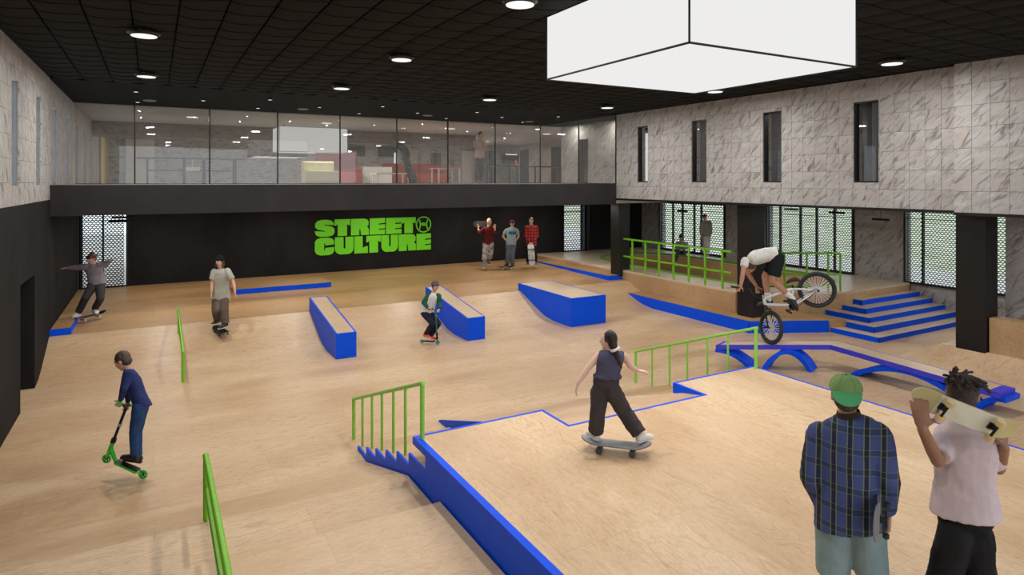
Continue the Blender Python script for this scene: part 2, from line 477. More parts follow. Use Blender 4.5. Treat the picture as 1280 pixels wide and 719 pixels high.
# right upper wall, cut by four slot windows
rw = []
for (xa, xb, yt, yb) in ((796.5, 809.7, 158.6, 227.7), (864.2, 882.8, 150, 228.2), (953.4, 976.5, 139.6, 228.8), (1066.3, 1097.9, 127.5, 229.6)):
    ya, da = on_X(xa, XR); yb_, db = on_X(xb, XR); rw.append((yb_, ya))
rslots = [(a, b, 3.43, 5.0) for a, b in rw]
wru = struct('wall_right', holed(5.72, YF, 2.95, ZC, XR + .02, XR + .3, rslots), M_OSB, label='grey strand board upper right wall with four slot windows')
for c in cells(5.72, YF, 2.95, ZC, .27, .354, rslots): panel(wru, XR + .02, -1, c)
wr2 = struct('wall_right_front', MB().box(XR - .17, XR + .3, YN, 5.70, 2.93, ZC), M_OSB, label='projecting front bay of the strand board wall')
for c in cells(3.3, 5.70, 2.93, ZC, .27, .357, []): panel(wr2, XR - .17, -1, c)
struct('trim_right', MB().box(XR - .03, XR + .3, 5.72, YF + 4.2, 2.90, 2.948).box(XR - .2, XR + .3, YN, 5.7, 2.88, 2.928), M_COLM)
# back wall with two shutter openings
bxl0, _ = on_Y(100.5, YW); bxl1, _ = on_Y(160.2, YW)
bxr0, _ = on_Y(703, YW); bxr1, _ = on_Y(731, YW)
OPB = [(bxl0, bxl1), (bxr0, bxr1)]
wb = MB()
xs = [XL - .3, bxl0, bxl1, bxr0, bxr1, XO + .1]
wb.box(xs[0], xs[1], YW, YW + .3, 0, 3.3); wb.box(xs[2], xs[3], YW, YW + .3, 0, 3.3); wb.box(xs[4], xs[5], YW, YW + .3, 0, 3.3)
for a, b in OPB: wb.box(a, b, YW, YW + .3, 2.7, 3.3); wb.box(a, b, YW, YW + .3, 0, .55)
struct('wall_back', wb, M_BLACK, label='black plaster back wall carrying the green lettering')
# gallery slab, fascia
struct('trim_gallery', MB().box(XL, XR, YF - .02, YF, ZG0, ZG1 + .005), M_FASC, label='charcoal fascia of the gallery floor')
struct('floor_gallery', MB().box(XL, XO, YF, YB + .3, 2.80, ZG1), M_CONC)
struct('ceiling_under_gallery', MB().box(XL, XO, YF, YW, ZG0, ZG0 + .02), M_BLACK)
struct('ceiling_right', MB().box(XR + .3, XO + .3, YN, YF, 2.95, 3.30), M_BLACK)
# ceilings
struct('ceiling', MB().box(XL - .3, XO + .3, YN, YB + .3, ZC + .06, ZC + .3), M_CEIL, label='black hall ceiling')
struct('ceiling_gallery', MB().box(XL, XO, YF, YG, ZC, ZC + .055), M_CEIL)
struct('ceiling_lounge', MB().box(XL, XO, YG, YB, ZC - .02, ZC + .055), plaster('lounge_ceiling', (170, 164, 158), .05), label='pale ceiling of the lounge behind the glass')
# gallery back room
struct('wall_gallery', MB().box(XL - .3, XO, YB, YB + .3, ZG1, ZC), M_OSB, label='grey strand board back wall of the lounge')
struct('wall_lounge', MB().box(XR + .9, XR + 1.1, YF, YG, ZG1, ZC).box(XR + 1.1, XO, YG - .2, YG, ZG1, ZC).box(XO - .2, XO, YG, YB, ZG1, ZC), M_OSB)
struct('trim_beam', MB().box(XL, XR, 24.4, 24.9, 4.93, ZC - .02), M_OSBD, label='brown strand board beam across the lounge')

# suspended tiles: separate ones near the camera, the rest joined
TP = .482
tilebase = struct('ceiling_grid', MB().box(XL, XR + .28, YN, YF, ZC + .045, ZC + .055), M_CEIL, label='black carrier of the ceiling tiles')
def tile_vf(g=.022, n=6):
    vs = []; fs = []; s_ = TP - g
    for i in range(n + 1):
        t = i / n; x = -s_ / 2 + s_ * t + g * 0
        zz = -.022 * math.sin(PI * t ** .7) ** 1.2
        for yy, dz in ((-s_ / 2 - .006, -.004), (s_ / 2 + .006, .004)): vs.append((x, yy, zz + dz))
    for i in range(n): fs.append((2 * i, 2 * i + 1, 2 * i + 3, 2 * i + 2))
    # upstands at the near edge give the scalloped shadow
    b = len(vs)
    for i in range(n + 1): vs.append((vs[2 * i][0], -s_ / 2 - .006, .012))
    for i in range(n): fs.append((2 * i, 2 * i + 2, b + i + 1, b + i))
    return vs, fs
tv, tf = tile_vf()
tmesh = bpy.data.meshes.new('ceiling_tile'); tmesh.from_pydata(tv, [], tf); tmesh.materials.append(M_TILE)
tiles = []
nx = int((XR + .2 - XL) / TP) + 1; ny = int((YF - YN) / TP)
LX0, LX1, LY0, LY1, LZ = 4.09, 6.50, 4.10, 6.42, 4.67     # light box
for i in range(nx):
    for j in range(ny):
        x = XL + .06 + TP * (i + .5); y = YF - .12 - TP * (j + .5)
        if x + TP / 2 > XR + .02: continue
        p = V3((x, y, ZC)); d = p.dot(FW); r = p.dot(RT)
        px = 640 + FPX * r / d if d > .5 else -9999; py = HY - FPX * (ZC - CAMZ) / d if d > .5 else -9999
        vis = d > 6.5 and -25 < px < 1305 and py > -12 and not (LX0 < x < LX1 and LY0 < y < LY1)
        tiles.append((0 if vis else 1, d, x, y))
tiles.sort(); rest = MB(); cnt = 0
for vis, d, x, y in tiles:
    if vis == 0 and cnt < 298:
        o = bpy.data.objects.new('ceiling_tile', tmesh); o.parent = tilebase; o.location = (x, y, ZC); COL.objects.link(o); cnt += 1
    elif d > -2: rest.add([(a + x, b + y, c_ + ZC) for a, b, c_ in tv], tf)
o = rest.build('ceiling_tiles', M_TILE, tilebase, fix=False); o['kind'] = 'stuff'

# window frames of the right slots
def slot_window(n, y0, y1, z0, z1, xf, depth, gm, sgn=1):
    f = MB(); t = .03
    xa, xb = (xf + .01, xf + depth) if sgn > 0 else (xf - depth, xf - .01)
    f.box(xa, xb, y0, y0 + t, z0, z1).box(xa, xb, y1 - t, y1, z0, z1).box(xa, xb, y0 + t, y1 - t, z0, z0 + t).box(xa, xb, y0 + t, y1 - t, z1 - t, z1)
    w_ = struct('window_%d' % n, f, M_DKM)
    xm = (xa + xb) / 2
    MB().box(xm - .006, xm + .006, y0 + t, y1 - t, z0 + t, z1 - t).build('pane', gm, w_)
    return w_
wn = 1
for (a, b, z0, z1) in rslots:
    o = slot_window(wn, a, b, z0, z1, XR + .02, .14, M_DGLASS); wn += 1
# left slots are filled with a pale frosted pane
frost = NT('frosted_pane'); n_ = frost.noise(frost.coord('World', scale=(1, 1, .5)), 9, 4)
M_FROST = frost.fin(frost.ramp(n_, [(.3, lin((196, 202, 208))), (.7, lin((246, 248, 250)))]), .35)
_t = frost.t; _tl = _t.nodes.new('ShaderNodeBsdfTranslucent'); _mx = _t.nodes.new('ShaderNodeMixShader'); _mx.inputs[0].default_value = .95
_rp = [n for n in _t.nodes if n.type == 'VALTORGB'][0]; _t.links.new(_rp.outputs[0], _tl.inputs[0])
_t.links.new(frost.b.outputs[0], _mx.inputs[1]); _t.links.new(_tl.outputs[0], _mx.inputs[2]); _t.links.new(_mx.outputs[0], [n for n in _t.nodes if n.type == 'OUTPUT_MATERIAL'][0].inputs[0])
for (a, b, z0, z1) in lslots[2:]:
    f = MB(); f.box(XL - .12, XL - .03, a, a + .02, z0, z1).box(XL - .12, XL - .03, b - .02, b, z0, z1)
    w_ = struct('window_%d' % wn, f, M_GREYM)
    MB().add([(XL - .09, a + .02, z0), (XL - .09, b - .02, z0), (XL - .09, b - .02, z1), (XL - .09, a + .02, z1)], [(0, 1, 2, 3)]).build('pane', M_FROST, w_); wn += 1

# rooms behind the right slot windows
rm = MB().box(XR + 3.2, XR + 3.3, YN, YF, 3.3, ZC).box(XR + .3, XR + 3.3, YN, YF, 3.30, 3.38)
for yy in (7.4, 9.8, 12.1): rm.box(XR + .3, XR + 3.2, yy, yy + .1, 3.38, ZC)
struct('wall_offices', rm, plaster('office_wall', (128, 126, 126), .08))
struct('trim_olive', MB().box(XR + 2.2, XR + 2.25, 8.9, 9.3, 3.38, 5.0), plain('olive_panel', (96, 92, 40)))
lp = struct('window_30', MB().box(XR + .5, XR + .54, 13.75, 14.9, 3.42, 4.85), emit('daylit_blind', (232, 236, 236), .85), label='daylit white blind')

# columns
def column(y0, y1, x0, x1, zb, zt, label):
    m = MB().box(x0, x1, y0, y1, zb, zt)
    c = struct('column', m, M_COLM, label=label, bevel=.012); return c
column(15.06, 15.46, 12.15, 12.57, .60, ZG0 + .2, 'square black column at the gallery corner')
column(10.14, 10.60, 12.12, 12.54, .24, 2.95, 'square black column beside the bike rider')
column(5.40, 5.86, 12.14, 12.56, .50, 2.93, 'widest black column right of the blue steps')

# outer right wall with glazed shutter bays
def yx(x): return on_X(x, XO)[0]
bays = [(yx(907), yx(825)), (yx(1068), 14.0), (6.3, yx(1131))]
bays = [(bays[0][0], bays[0][1], RP + .02, 2.70), (bays[1][0], bays[1][1], RP + .02, 2.74), (bays[2][0], bays[2][1], RP - .02, 2.80)]
wo = MB(); ys = [YN] + sorted([v for b in bays for v in b[:2]]) + [YW + .2]
for a, b in zip(ys[:-1], ys[1:]):
    hb = [h for h in bays if h[0] <= a + 1e-4 and h[1] >= b - 1e-4]
    if hb: wo.box(XO, XO + .3, a, b, 0, hb[0][2]); wo.box(XO, XO + .3, a, b, hb[0][3], 2.96)
    else: wo.box(XO, XO + .3, a, b, 0, 2.96)
wall_outer = struct('wall_outer', wo, M_OSB, label='grey strand board outer wall between shuttered windows')

def shutter(name, p0, p1, z0, z1, nrm, label, mull=(), parent_kind=None, cw=.085, ch=.052, dense=.026):
    """steel frame, panes and an expanded metal lattice between two floor points"""
    p0, p1 = V3(p0), V3(p1); L = (p1 - p0).length; a = (p1 - p0).normalized(); n = V3(nrm)
    def P(u, z, o=0.0): return p0 + a * u + n * o + UP * z
    def bar(m, u0, u1, za, zb, o0, o1):
        m.hexa([P(u0, za, o0), P(u1, za, o0), P(u1, za, o1), P(u0, za, o1)], [P(u0, zb, o0), P(u1, zb, o0), P(u1, zb, o1), P(u0, zb, o1)])
    f = MB(); t = .05
    bar(f, 0, t, z0, z1, -.12, .03); bar(f, L - t, L, z0, z1, -.12, .03); bar(f, t, L - t, z0, z0 + t, -.12, .03); bar(f, t, L - t, z1 - .09, z1, -.12, .03)
    w_ = struct(name, f, M_DKM, label=label)
    for u in mull:
        m = MB(); bar(m, u - .022, u + .022, z0 + t, z1 - .09, -.1, -.02); m.build('mullion', M_DKM, w_)
    m = MB(); bar(m, t, L - t, z1 - .34, z1 - .315, -.06, -.03); m.build('transom', M_DKM, w_)
    m = MB(); bar(m, t, L - t, z0 + t, z1 - .09, -.095, -.085); m.build('pane', M_GLASS, w_)
    lat = MB(); rows = int((z1 - z0 - .14) / ch); cols = int((L - 2 * t) / (cw / 2)); hw = dense / 2
    for r in range(rows + 1):
        zb = z0 + t + r * ch
        for c in range(cols):
            u0 = t + c * cw / 2; u1 = u0 + cw / 2
            za = zb + (ch * .5 if (c + r) % 2 else 0) - ch * .25; zc = zb + (0 if (c + r) % 2 else ch * .5) - ch * .25
            lat.add([P(u0, za - hw, 0), P(u1, zc - hw, 0), P(u1, zc + hw, 0), P(u0, za + hw, 0)], [(0, 1, 2, 3)])
    o = lat.build('mesh_screen', M_MESH, w_, fix=False); o['kind'] = 'stuff'
    return w_
for i, (a, b, z0, z1) in enumerate(bays):
    L = b - a
    ml = ([1.15, 1.5, 2.1, L - .7] if i == 0 else [.62, 1.2, 1.75, 2.4][:3] + [L - .5] if i == 1 else [1.5, 1.85, L - .45])
    shutter('window_%d' % (31 + i), (XO - .03, a, 0), (XO - .03, b, 0), z0, z1, (-1, 0, 0),
            ['shuttered window behind the bowl and the sitting person', 'shuttered window between the middle and right columns', 'shuttered window above the blue steps'][i],
            [m for m in ml if .2 < m < L - .1], **(dict(cw=.13, ch=.08, dense=.036) if i == 0 else {}))
shutter('door_1', (bxl0, YW - .02, 0), (bxl1, YW - .02, 0), zplat(YW) - .02, 2.74, (0, -1, 0), 'perforated metal door at the left end of the back wall', (.5,), cw=.085, ch=.052, dense=.032)
shutter('window_34', (bxr0, YW - .02, 0), (bxr1, YW - .02, 0), RP - .02, 2.62, (0, -1, 0), 'narrow perforated window at the right end of the back wall', (), cw=.13, ch=.08, dense=.040)
struct('trim_doorpost', MB().box(bxl0 - .09, bxl0 - .04, YW - .06, YW, zplat(YW), 2.78), M_GREYM)
struct('trim_jamb', MB().box(bxr1 + .02, bxr1 + .16, YW - .1, YW, RP, 2.78), M_COLM)
# short horizontal bars hung near the tops of the windows
for q, (x, y, d_) in enumerate(((853, 264, 21), (989, 262, 18), (1046, 266, 17), (1101, 274.5, 16.2), (154, 272, 16), (150, 277, 16))):
    c = at(x, y, d_); ax = V3((0, 1, 0)) if x > 400 else V3((1, 0, 0)); h = .22 if x > 400 else .25
    if x > 400: c.x = min(c.x, XO - .12)
    m = MB().tube(c - ax * h, c + ax * h, .028, n=8)
    m.tube(c, V3((c.x, c.y, ZG0 + .17 if x > 400 else ZG0)), .008, n=6)
    o = m.build('rod_heater', M_DKM, smooth=True)
    tag(o, ['black rod hung before the leftmost glazed bay', 'black rod hung before the middle glazed bay, left one', 'black rod hung before the middle glazed bay, right one',
            'black rod hung against the grey board pier', 'black rod hung above the perforated door, upper one', 'black rod hung above the perforated door, lower one'][q], 'fitting', 'black rods hung at window heads')

# outside: lawn rising beyond a pale pavement
gr = NT('lawn'); gn = gr.noise(gr.coord('World'), 1.5, 6, .7)
M_LAWN = gr.fin(gr.ramp(gn, [(.3, lin((168, 174, 138))), (.7, lin((216, 217, 198)))]), .9)
struct('ground_paving', MB().box(XO + .3, 27, -30, 50, -.6, -.05).box(-30, XO + .3, YW + .35, 50, -.6, -.05).box(-40, XO + .3, -30, YN, -.6, -.05), M_CONC)
struct('ground_lawn', MB().add([(27, -40, -.05), (70, -40, 7.6), (70, 80, 7.6), (27, 80, -.05)], [(0, 1, 2, 3)]), M_LAWN)

# ------------------------------------------------------------------ ceiling lamps
def lamp(px, py, loc=None, first=[None], label=None):
    if loc is None:
        d = (5.33 - CAMZ) * FPX / (HY - py); p = at(px, py, d)
    else: p = V3(loc)
    if first[0] is None:
        t = thing('ceiling_lamp', 'x', 'lamp', (p.x, p.y, 5.33))
        MB().tube(p + V3((0, 0, .0)), p + V3((0, 0, .03)), .155, .19, 28).tube(p + V3((0, 0, .03)), p + V3((0, 0, .045)), .195, .17, 28).build('housing', M_DKM, t, smooth=True)
        MB().disc(p + V3((0, 0, -.006)), .15, .005, 28).build('diffuser', M_LAMP, t)
        MB().tube(p + V3((0, 0, .04)), p + V3((0, 0, .14)), .02, .02, 10).disc(p + V3((0, 0, .08)), .07, .02, 16).build('stem', M_DKM, t, smooth=True)
        first[0] = t
    else:
        s_ = first[0]; t = s_.copy(); COL.objects.link(t); t.location = (p.x, p.y, 5.33)
        for ch in s_.children:
            c = ch.copy(); COL.objects.link(c); c.parent = t
    t['label'] = label; t['category'] = 'lamp'; t['group'] = 'round ceiling lamps'
    area('lamp_light', (p.x, p.y, 5.32), .3, LAMP_W)
LP = [(180, 45, 'round ceiling lamp nearest the left wall'), (183, 96, 'round ceiling lamp on the left just before the gallery soffit'), (502, 75, 'round ceiling lamp in the centre of the ceiling'),
      (427, 111, 'small-looking round lamp near the gallery edge, left of centre'), (650, 6, 'large-looking round lamp left of the light box'), (612, 125, 'round ceiling lamp above the standing balcony man'),
      (759, 135, 'round ceiling lamp where gallery and right wall meet'), (1115, 80, 'round ceiling lamp right of the light box'), (894, 115, 'round ceiling lamp peeking below the light box')]
for x, y, lb in LP: lamp(x, y, label=lb)
for x, y in ((.6, 4.2), (.6, 1.0), (8.4, 1.2), (10.6, -1)):
    area('lamp_light', (x, y, 5.32), .3, LAMP_W * .6)  # unseen fill lights added around the camera, without lamp bodies
# unseen fill lights added under the gallery to brighten the back wall
for x in (0.2, 3.2, 6.2, 9.2, 11.4):
    for y in (16.3, 18.6): area('under_gallery_fill', (x, y, ZG0 - .01), .35, 14, (1, .95, .88))

# light box
lb = thing('light_box', 'large glowing white cuboid light box hanging from the ceiling', 'lamp', ((LX0 + LX1) / 2, (LY0 + LY1) / 2, LZ))
MB().box(LX0, LX1, LY0, LY1, LZ, ZC - .02).build('shade', M_LBOX, lb)
fr = .011
for a, b in (((LX0, LY0, LZ), (LX0, LY0, ZC)), ((LX1, LY0, LZ), (LX1, LY0, ZC)), ((LX0, LY1, LZ), (LX0, LY1, ZC)), ((LX1, LY1, LZ), (LX1, LY1, ZC)),
             ((LX0, LY0, LZ), (LX1, LY0, LZ)), ((LX0, LY0, LZ), (LX0, LY1, LZ)), ((LX1, LY0, LZ), (LX1, LY1, LZ)), ((LX0, LY1, LZ), (LX1, LY1, LZ))):
    MB().tube(a, b, fr, n=6).build('frame_edge', M_DKM, lb)
area('light_box_light', ((LX0 + LX1) / 2, (LY0 + LY1) / 2, LZ - .03), 2.3, 60, (1, .98, .96), shape='SQUARE')

# downlights of the gallery soffit
SP = [(170, 115), (172, 128), (254, 126), (337.5, 125), (322.5, 135.5), (399.4, 134.4), (448.8, 142.2), (478.4, 133.4), (521.9, 141.6), (557.8, 148.4), (596.3, 140.6), (627.5, 146.9), (653.4, 153), (698, 146)]
fs_ = None
for q, (x, y) in enumerate(SP):
    d = (5.40 - CAMZ) * FPX / (HY - y); p = at(x, y, d)
    if fs_ is None:
        t = thing('downlight', '', 'lamp', p); fs_ = t
        MB().tube(p, p + V3((0, 0, .06)), .05, .05, 14).build('housing', M_DKM, t, smooth=True)
        MB().disc(p + V3((0, 0, -.004)), .042, .004, 14).build('diffuser', M_SPOT, t)
    else:
        t = fs_.copy(); COL.objects.link(t); t.location = p
        for ch in fs_.children:
            c = ch.copy(); COL.objects.link(c); c.parent = t
    t['label'] = ['first', 'second', 'third', 'fifth', 'fourth', 'sixth', 'seventh', 'eighth', 'ninth', 'tenth', 'eleventh', 'twelfth', 'thirteenth', 'fourteenth'][q] + ' small downlight from the left in the black gallery soffit'; t['category'] = 'lamp'; t['group'] = 'downlights in the gallery soffit'
    area('spot_light', (p.x, p.y, p.z - .01), .08, 5)
for q, (x, y) in enumerate(((187, 126.5), (379, 137), (534.5, 145), (661.6, 152.5))):
    d = (5.41 - CAMZ) * FPX / (HY - y); p = at(x, y, d)
    o = MB().tube(p, p + V3((0, 0, .02)), .13, .15, 24).build('flat_lamp', plain('dim_diffuser', (120, 118, 116)), smooth=True, M=Matrix.Translation(p))
    tag(o, ['flat grey disc lamp in the gallery soffit, far left', 'flat grey disc lamp in the gallery soffit, left of centre', 'flat grey disc lamp in the gallery soffit, right of centre', 'flat grey disc lamp in the gallery soffit, far right'][q], 'lamp', 'flat disc lamps')
LN = iter(('front left', 'front middle', 'front right', 'rear left', 'rear middle', 'rear right', 'far front right', 'far rear right'))
for x, y in ((1.0, 21.5), (5.0, 21.5), (9.5, 21.5), (1.0, 27.5), (5.0, 27.5), (9.5, 27.5), (14, 22), (14, 27.5)):  # lamps added to lift the brightness of the lounge
    p = V3((x, y, ZC - .05))
    o = MB().disc(p, .16, .02, 20).build('lounge_fill_lamp', M_SPOT, M=Matrix.Translation(p)); tag(o, 'added round fill lamp in the pale lounge ceiling behind the glass, ' + next(LN) + ' one', 'lamp', 'added lounge fill lamps')
    area('lounge_fill', (x, y, ZC - .07), .3, 52, (1, .93, .86))
for y in (16, 18.2): area('lounge_fill', (XR + .5, y, ZC - .03), .2, 14, (1, .95, .9))  # fill lights added behind the glass return to brighten its wall
for x, y in ((14.8, 17.5), (14.8, 12.5), (15.2, 7.6)):
    area('side_light', (x, y, 2.9), .3, 22, (1, .97, .93))
for y in (6.5, 8.7, 11, 13.5): area('office_light', (XR + 1.8, y, ZC - .05), .3, 26, (1, .97, .93))

# gallery glass with thin mullions
gg = struct('window_40', MB().box(XL, XR, YG - .012, YG - .002, ZG1 + .0, ZG1 + .02), M_DKM, label='frameless glass front of the lounge')
gx = [XL] + [on_Y(x, YG)[0] for x in (168.5, 262, 347, 425, 495.7, 559.7, 618.7)] + [XR]
for a, b in zip(gx[:-1], gx[1:]): MB().box(a + .012, b - .012, YG - .008, YG + .008, ZG1 + .02, ZC).build('pane', M_GGLASS, gg)
for a in gx[1:-1]: MB().box(a - .016, a + .016, YG - .03, YG + .03, ZG1, ZC).build('mullion', M_DKM, gg)
y1_, _ = on_X(723.5, XR)
g2 = struct('window_41', MB().box(XR - .005, XR + .005, YF, YG, ZG1, ZG1 + .02), M_DKM, label='glass return at the right end of the gallery')
for a, b in ((YF + .02, y1_ - .012), (y1_ + .012, YG - .02)): MB().box(XR - .008, XR + .008, a, b, ZG1 + .02, ZC).build('pane', M_GGLASS, g2)
for a in (YF, y1_, YG): MB().box(XR - .02, XR + .02, a - .016, a + .016, ZG1, ZC).build('mullion', M_DKM, g2)
# dark slots in the wall behind the glass return
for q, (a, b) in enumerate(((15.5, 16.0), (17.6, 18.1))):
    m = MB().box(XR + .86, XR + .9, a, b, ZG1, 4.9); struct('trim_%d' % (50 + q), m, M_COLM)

# lettering on the back wall
WX = lambda px: on_Y(380 + px / 7.11, YW)[0]
YT = YW - .03
def letter(name, polys, x0, x1, z0, z1, parent, thick=.03):
    m = MB()
    for pl in polys: m.prism([(x0 + (x1 - x0) * u, YT, z0 + (z1 - z0) * v) for u, v in pl], (0, thick, 0))
    return m.build(name, M_LOGO, parent)
def rr(x0, y0, x1, y1, r, cor=(1, 1, 1, 1), n=6):
    out = []
    for (cx, cy, a0, k_) in ((x1 - r, y1 - r, 0, cor[0]), (x0 + r, y1 - r, 90, cor[1]), (x0 + r, y0 + r, 180, cor[2]), (x1 - r, y0 + r, 270, cor[3])):
        if k_: out += [(cx + r * math.cos(math.radians(a0 + 90 * i / n)), cy + r * math.sin(math.radians(a0 + 90 * i / n))) for i in range(n + 1)]
        else: out.append((x1 if a0 in (0, 270) else x0, y1 if a0 in (0, 90) else y0))
    return out
Tl = [[(0, 1), (0, .62), (.06, .62), (.2, .7), (.2, 0), (.8, 0), (.8, .7), (.94, .62), (1, .62), (1, 1)]]
El = [[(0, 0), (1, 0), (1, .30), (.58, .27), (.58, .34), (1, .37), (1, .62), (.58, .60), (.58, .67), (1, .70), (1, 1), (0, 1)]]
Ll = [[(0, 0), (1, 0), (1, .4), (.88, .4), (.62, .32), (.62, 1), (0, 1)]]
Ul = [[(0, 1), (0, .34)] + [(.32 - .32 * math.cos(t), .32 - .32 * math.sin(t)) for t in [i * PI / 12 for i in range(0, 7)]] + [(.68 + .32 * math.sin(t), .32 - .32 * math.cos(t)) for t in [i * PI / 12 for i in range(0, 7)]] + [(1, .34), (1, 1), (.56, 1), (.56, .36), (.52, .32), (.46, .36), (.46, 1)]]
Rl = [[(0, 0), (.46, 0), (.46, .36), (.52, .38), (.56, .0), (1, 0), (1, .3), (.97, .42), (.88, .5), (.97, .6), (.98, .82), (.9, .95), (.72, 1), (0, 1)],]
Cl = [[(.3, 0), (.7, 0), (.9, .06), (1, .2), (1, .45), (.54, .42), (.54, .30), (.48, .30), (.48, .66), (.54, .66), (.54, .55), (1, .60), (1, .8), (.9, .94), (.7, 1), (.3, 1), (.1, .93), (0, .76), (0, .24), (.1, .07)]]
Sl = [[(.25, 0), (.7, 0), (.9, .06), (1, .2), (1, .42), (.9, .56), (.7, .62), (.48, .66), (.48, .70), (.97, .66), (.95, .82), (.82, .95), (.62, 1), (.35, 1), (.12, .93), (.02, .78), (.02, .56), (.12, .44), (.3, .38), (.52, .33), (.52, .29), (0, .34), (.02, .18), (.1, .06)]]
sg = thing('wall_lettering', 'bright green STREET CULTURE lettering with round emblem on black wall', 'sign', (WX(600), YW, 1.7))
ZA, ZB_, ZM0, ZM1 = 1.157, 2.262, 1.703, 1.738
for nm, pl, a, b in (('letter_s', Sl, 95, 270), ('letter_t', Tl, 270, 408), ('letter_r', Rl, 415, 575), ('letter_e', El, 583, 718), ('letter_e', El, 727, 865), ('letter_t', Tl, 865, 990)):
    letter(nm, pl, WX(a), WX(b), ZM1, ZB_, sg)
for nm, pl, a, b in (('letter_c', Cl, 95, 265), ('letter_u', Ul, 273, 438), ('letter_l', Ll, 445, 565), ('letter_t', Tl, 552, 682), ('letter_u', Ul, 686, 833), ('letter_r', Rl, 840, 993), ('letter_e', El, 998, 1125)):
    dz = 0
    letter(nm, pl, WX(a), WX(b), ZA, ZM0, sg)
ex0, ex1 = WX(993), WX(1127); ec = ((ex0 + ex1) / 2, ZM1 + .27); er = (ex1 - ex0) / 2
em = MB()
def ring2(m, cx, cz, ra, rb, th, n=32, a0=0, a1=360):
    for i in range(n):
        t0 = math.radians(a0 + (a1 - a0) * i / n); t1 = math.radians(a0 + (a1 - a0) * (i + 1) / n)
        m.prism([(cx + ra * math.cos(t0), YT, cz + rb * math.sin(t0)), (cx + ra * math.cos(t1), YT, cz + rb * math.sin(t1)),
                 (cx + (ra - th) * math.cos(t1), YT, cz + (rb - th) * math.sin(t1)), (cx + (ra - th) * math.cos(t0), YT, cz + (rb - th) * math.sin(t0))], (0, .03, 0))
ring2(em, ec[0], ec[1], er, er, .035, 40)
ring2(em, ec[0] - er * .98, ec[1], er * .62, er * .95, .035, 14, -62, 62)
ring2(em, ec[0] + er * .98, ec[1], er * .62, er * .95, .035, 14, 118, 242)
ring2(em, ec[0], ec[1] + er * .15, er * .5, er * .33, .03, 16, 200, 340)
ring2(em, ec[0], ec[1] - er * .1, er * .5, er * .33, .03, 16, 20, 160)
em.prism([(ec[0] + er * .16 * math.cos(t), YT, ec[1] + er * .16 * math.sin(t)) for t in [i * PI / 6 for i in range(12)]], (0, .03, 0))
em.build('emblem', M_LOGO, sg)

# ------------------------------------------------------------------ skate park pieces
def poly_solid(pts2, z0, z1):
    return MB().prism([(x, y, z0) for x, y in pts2], (0, 0, z1 - z0))
def yz(pts, x0, x1): return MB().prism([(x0, y, z) for y, z in pts], (x1 - x0, 0, 0))

# rear platform and the bank that leads down from it
rp = thing('rear_platform', 'wide birch platform with bank running along the black back wall', 'skate platform', (5, 15, 0))
bankp = [(YW, 0), (13.15, 0), (13.2, .004), (13.55, .045), (13.8, .115), (14.1, .225), (14.83, .5), (YW, .62)]
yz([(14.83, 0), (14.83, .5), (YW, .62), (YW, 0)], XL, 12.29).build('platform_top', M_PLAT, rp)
yz([(14.83, 0), (14.83, .5), (14.1, .225), (13.8, .115), (13.55, .045), (13.2, .004), (13.15, 0)], XL, 12.29).build('bank', M_FLOOR, rp)

def ledge(name, x0, x1, zb, zf, yb, yf, label, inlay=.035):
    t = thing(name, label, 'skate ledge', ((x0 + x1) / 2, yf, 0))
    def zt(y): return zf + (zb - zf) * (y - yf) / (yb - yf)
    bp_ = [(yf, 0), (13.15, 0), (13.2, .004), (13.55, .045), (13.8, .115), (14.1, .225), (14.83, .5), (yb, zplat(yb)), (yb, zb - .03), (yf, zf - .03)]
    body = yz(bp_, x0, x1)
    body.build('body', M_BLUE, t)
    i = inlay
    MB().hexa([(x0 + i, yf + i, zt(yf + i) - .029), (x1 - i, yf + i, zt(yf + i) - .029), (x1 - i, yb - i, zt(yb - i) - .029), (x0 + i, yb - i, zt(yb - i) - .029)],
              [(x0 + i, yf + i, zt(yf + i)), (x1 - i, yf + i, zt(yf + i)), (x1 - i, yb - i, zt(yb - i)), (x0 + i, yb - i, zt(yb - i))]).build('top_board', M_TOP, t)
    def strip(xa, xb, ya, yb_):
        MB().hexa([(xa, ya, zt(ya) - .03), (xb, ya, zt(ya) - .03), (xb, yb_, zt(yb_) - .03), (xa, yb_, zt(yb_) - .03)],
                  [(xa, ya, zt(ya) + .002), (xb, ya, zt(ya) + .002), (xb, yb_, zt(yb_) + .002), (xa, yb_, zt(yb_) + .002)]).build('edge_strip', M_BLUE, t)
    strip(x0, x0 + i, yf, yb); strip(x1 - i, x1, yf, yb); strip(x0 + i, x1 - i, yf, yf + i); strip(x0 + i, x1 - i, yb - i, yb)
    return t
ledge('bank_ledge', 3.07, 3.47, .81, .488, 14.86, 12.42, 'narrow blue ledge down the bank, left of the logo', .03)
ledge('bank_ledge', 5.90, 6.33, .815, .485, 14.9, 12.46, 'narrow blue ledge behind the helmeted scooter rider', .03)
ledge('bank_box', 8.60, 9.62, .69, .68, 14.95, 12.43, 'wide blue grind box in the middle of the bank', .03)
def pad(name, x0, x1, y0, y1, z1, label, faces='lf', cat='skate pad'):
    t = thing(name, label, cat, ((x0 + x1) / 2, y0, z1))
    def wedge(xa, xb, ya, yb, zt): return yz([(ya, min(zplat(ya), zt - .002)), (yb, min(zplat(yb), zt - .002)), (yb, zt), (ya, zt)], xa, xb)
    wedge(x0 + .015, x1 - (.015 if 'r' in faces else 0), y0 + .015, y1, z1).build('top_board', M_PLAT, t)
    if 'f' in faces: wedge(x0, x1, y0, y0 + .014, z1 - .001).build('front_face', M_BLUE, t)
    if 'l' in faces: wedge(x0, x0 + .014, y0 + .014, y1, z1 - .001).build('side_face', M_BLUE, t)
    if 'r' in faces: wedge(x1 - .014, x1, y0 + .014, y1, z1 - .001).build('side_face', M_BLUE, t)
    return t
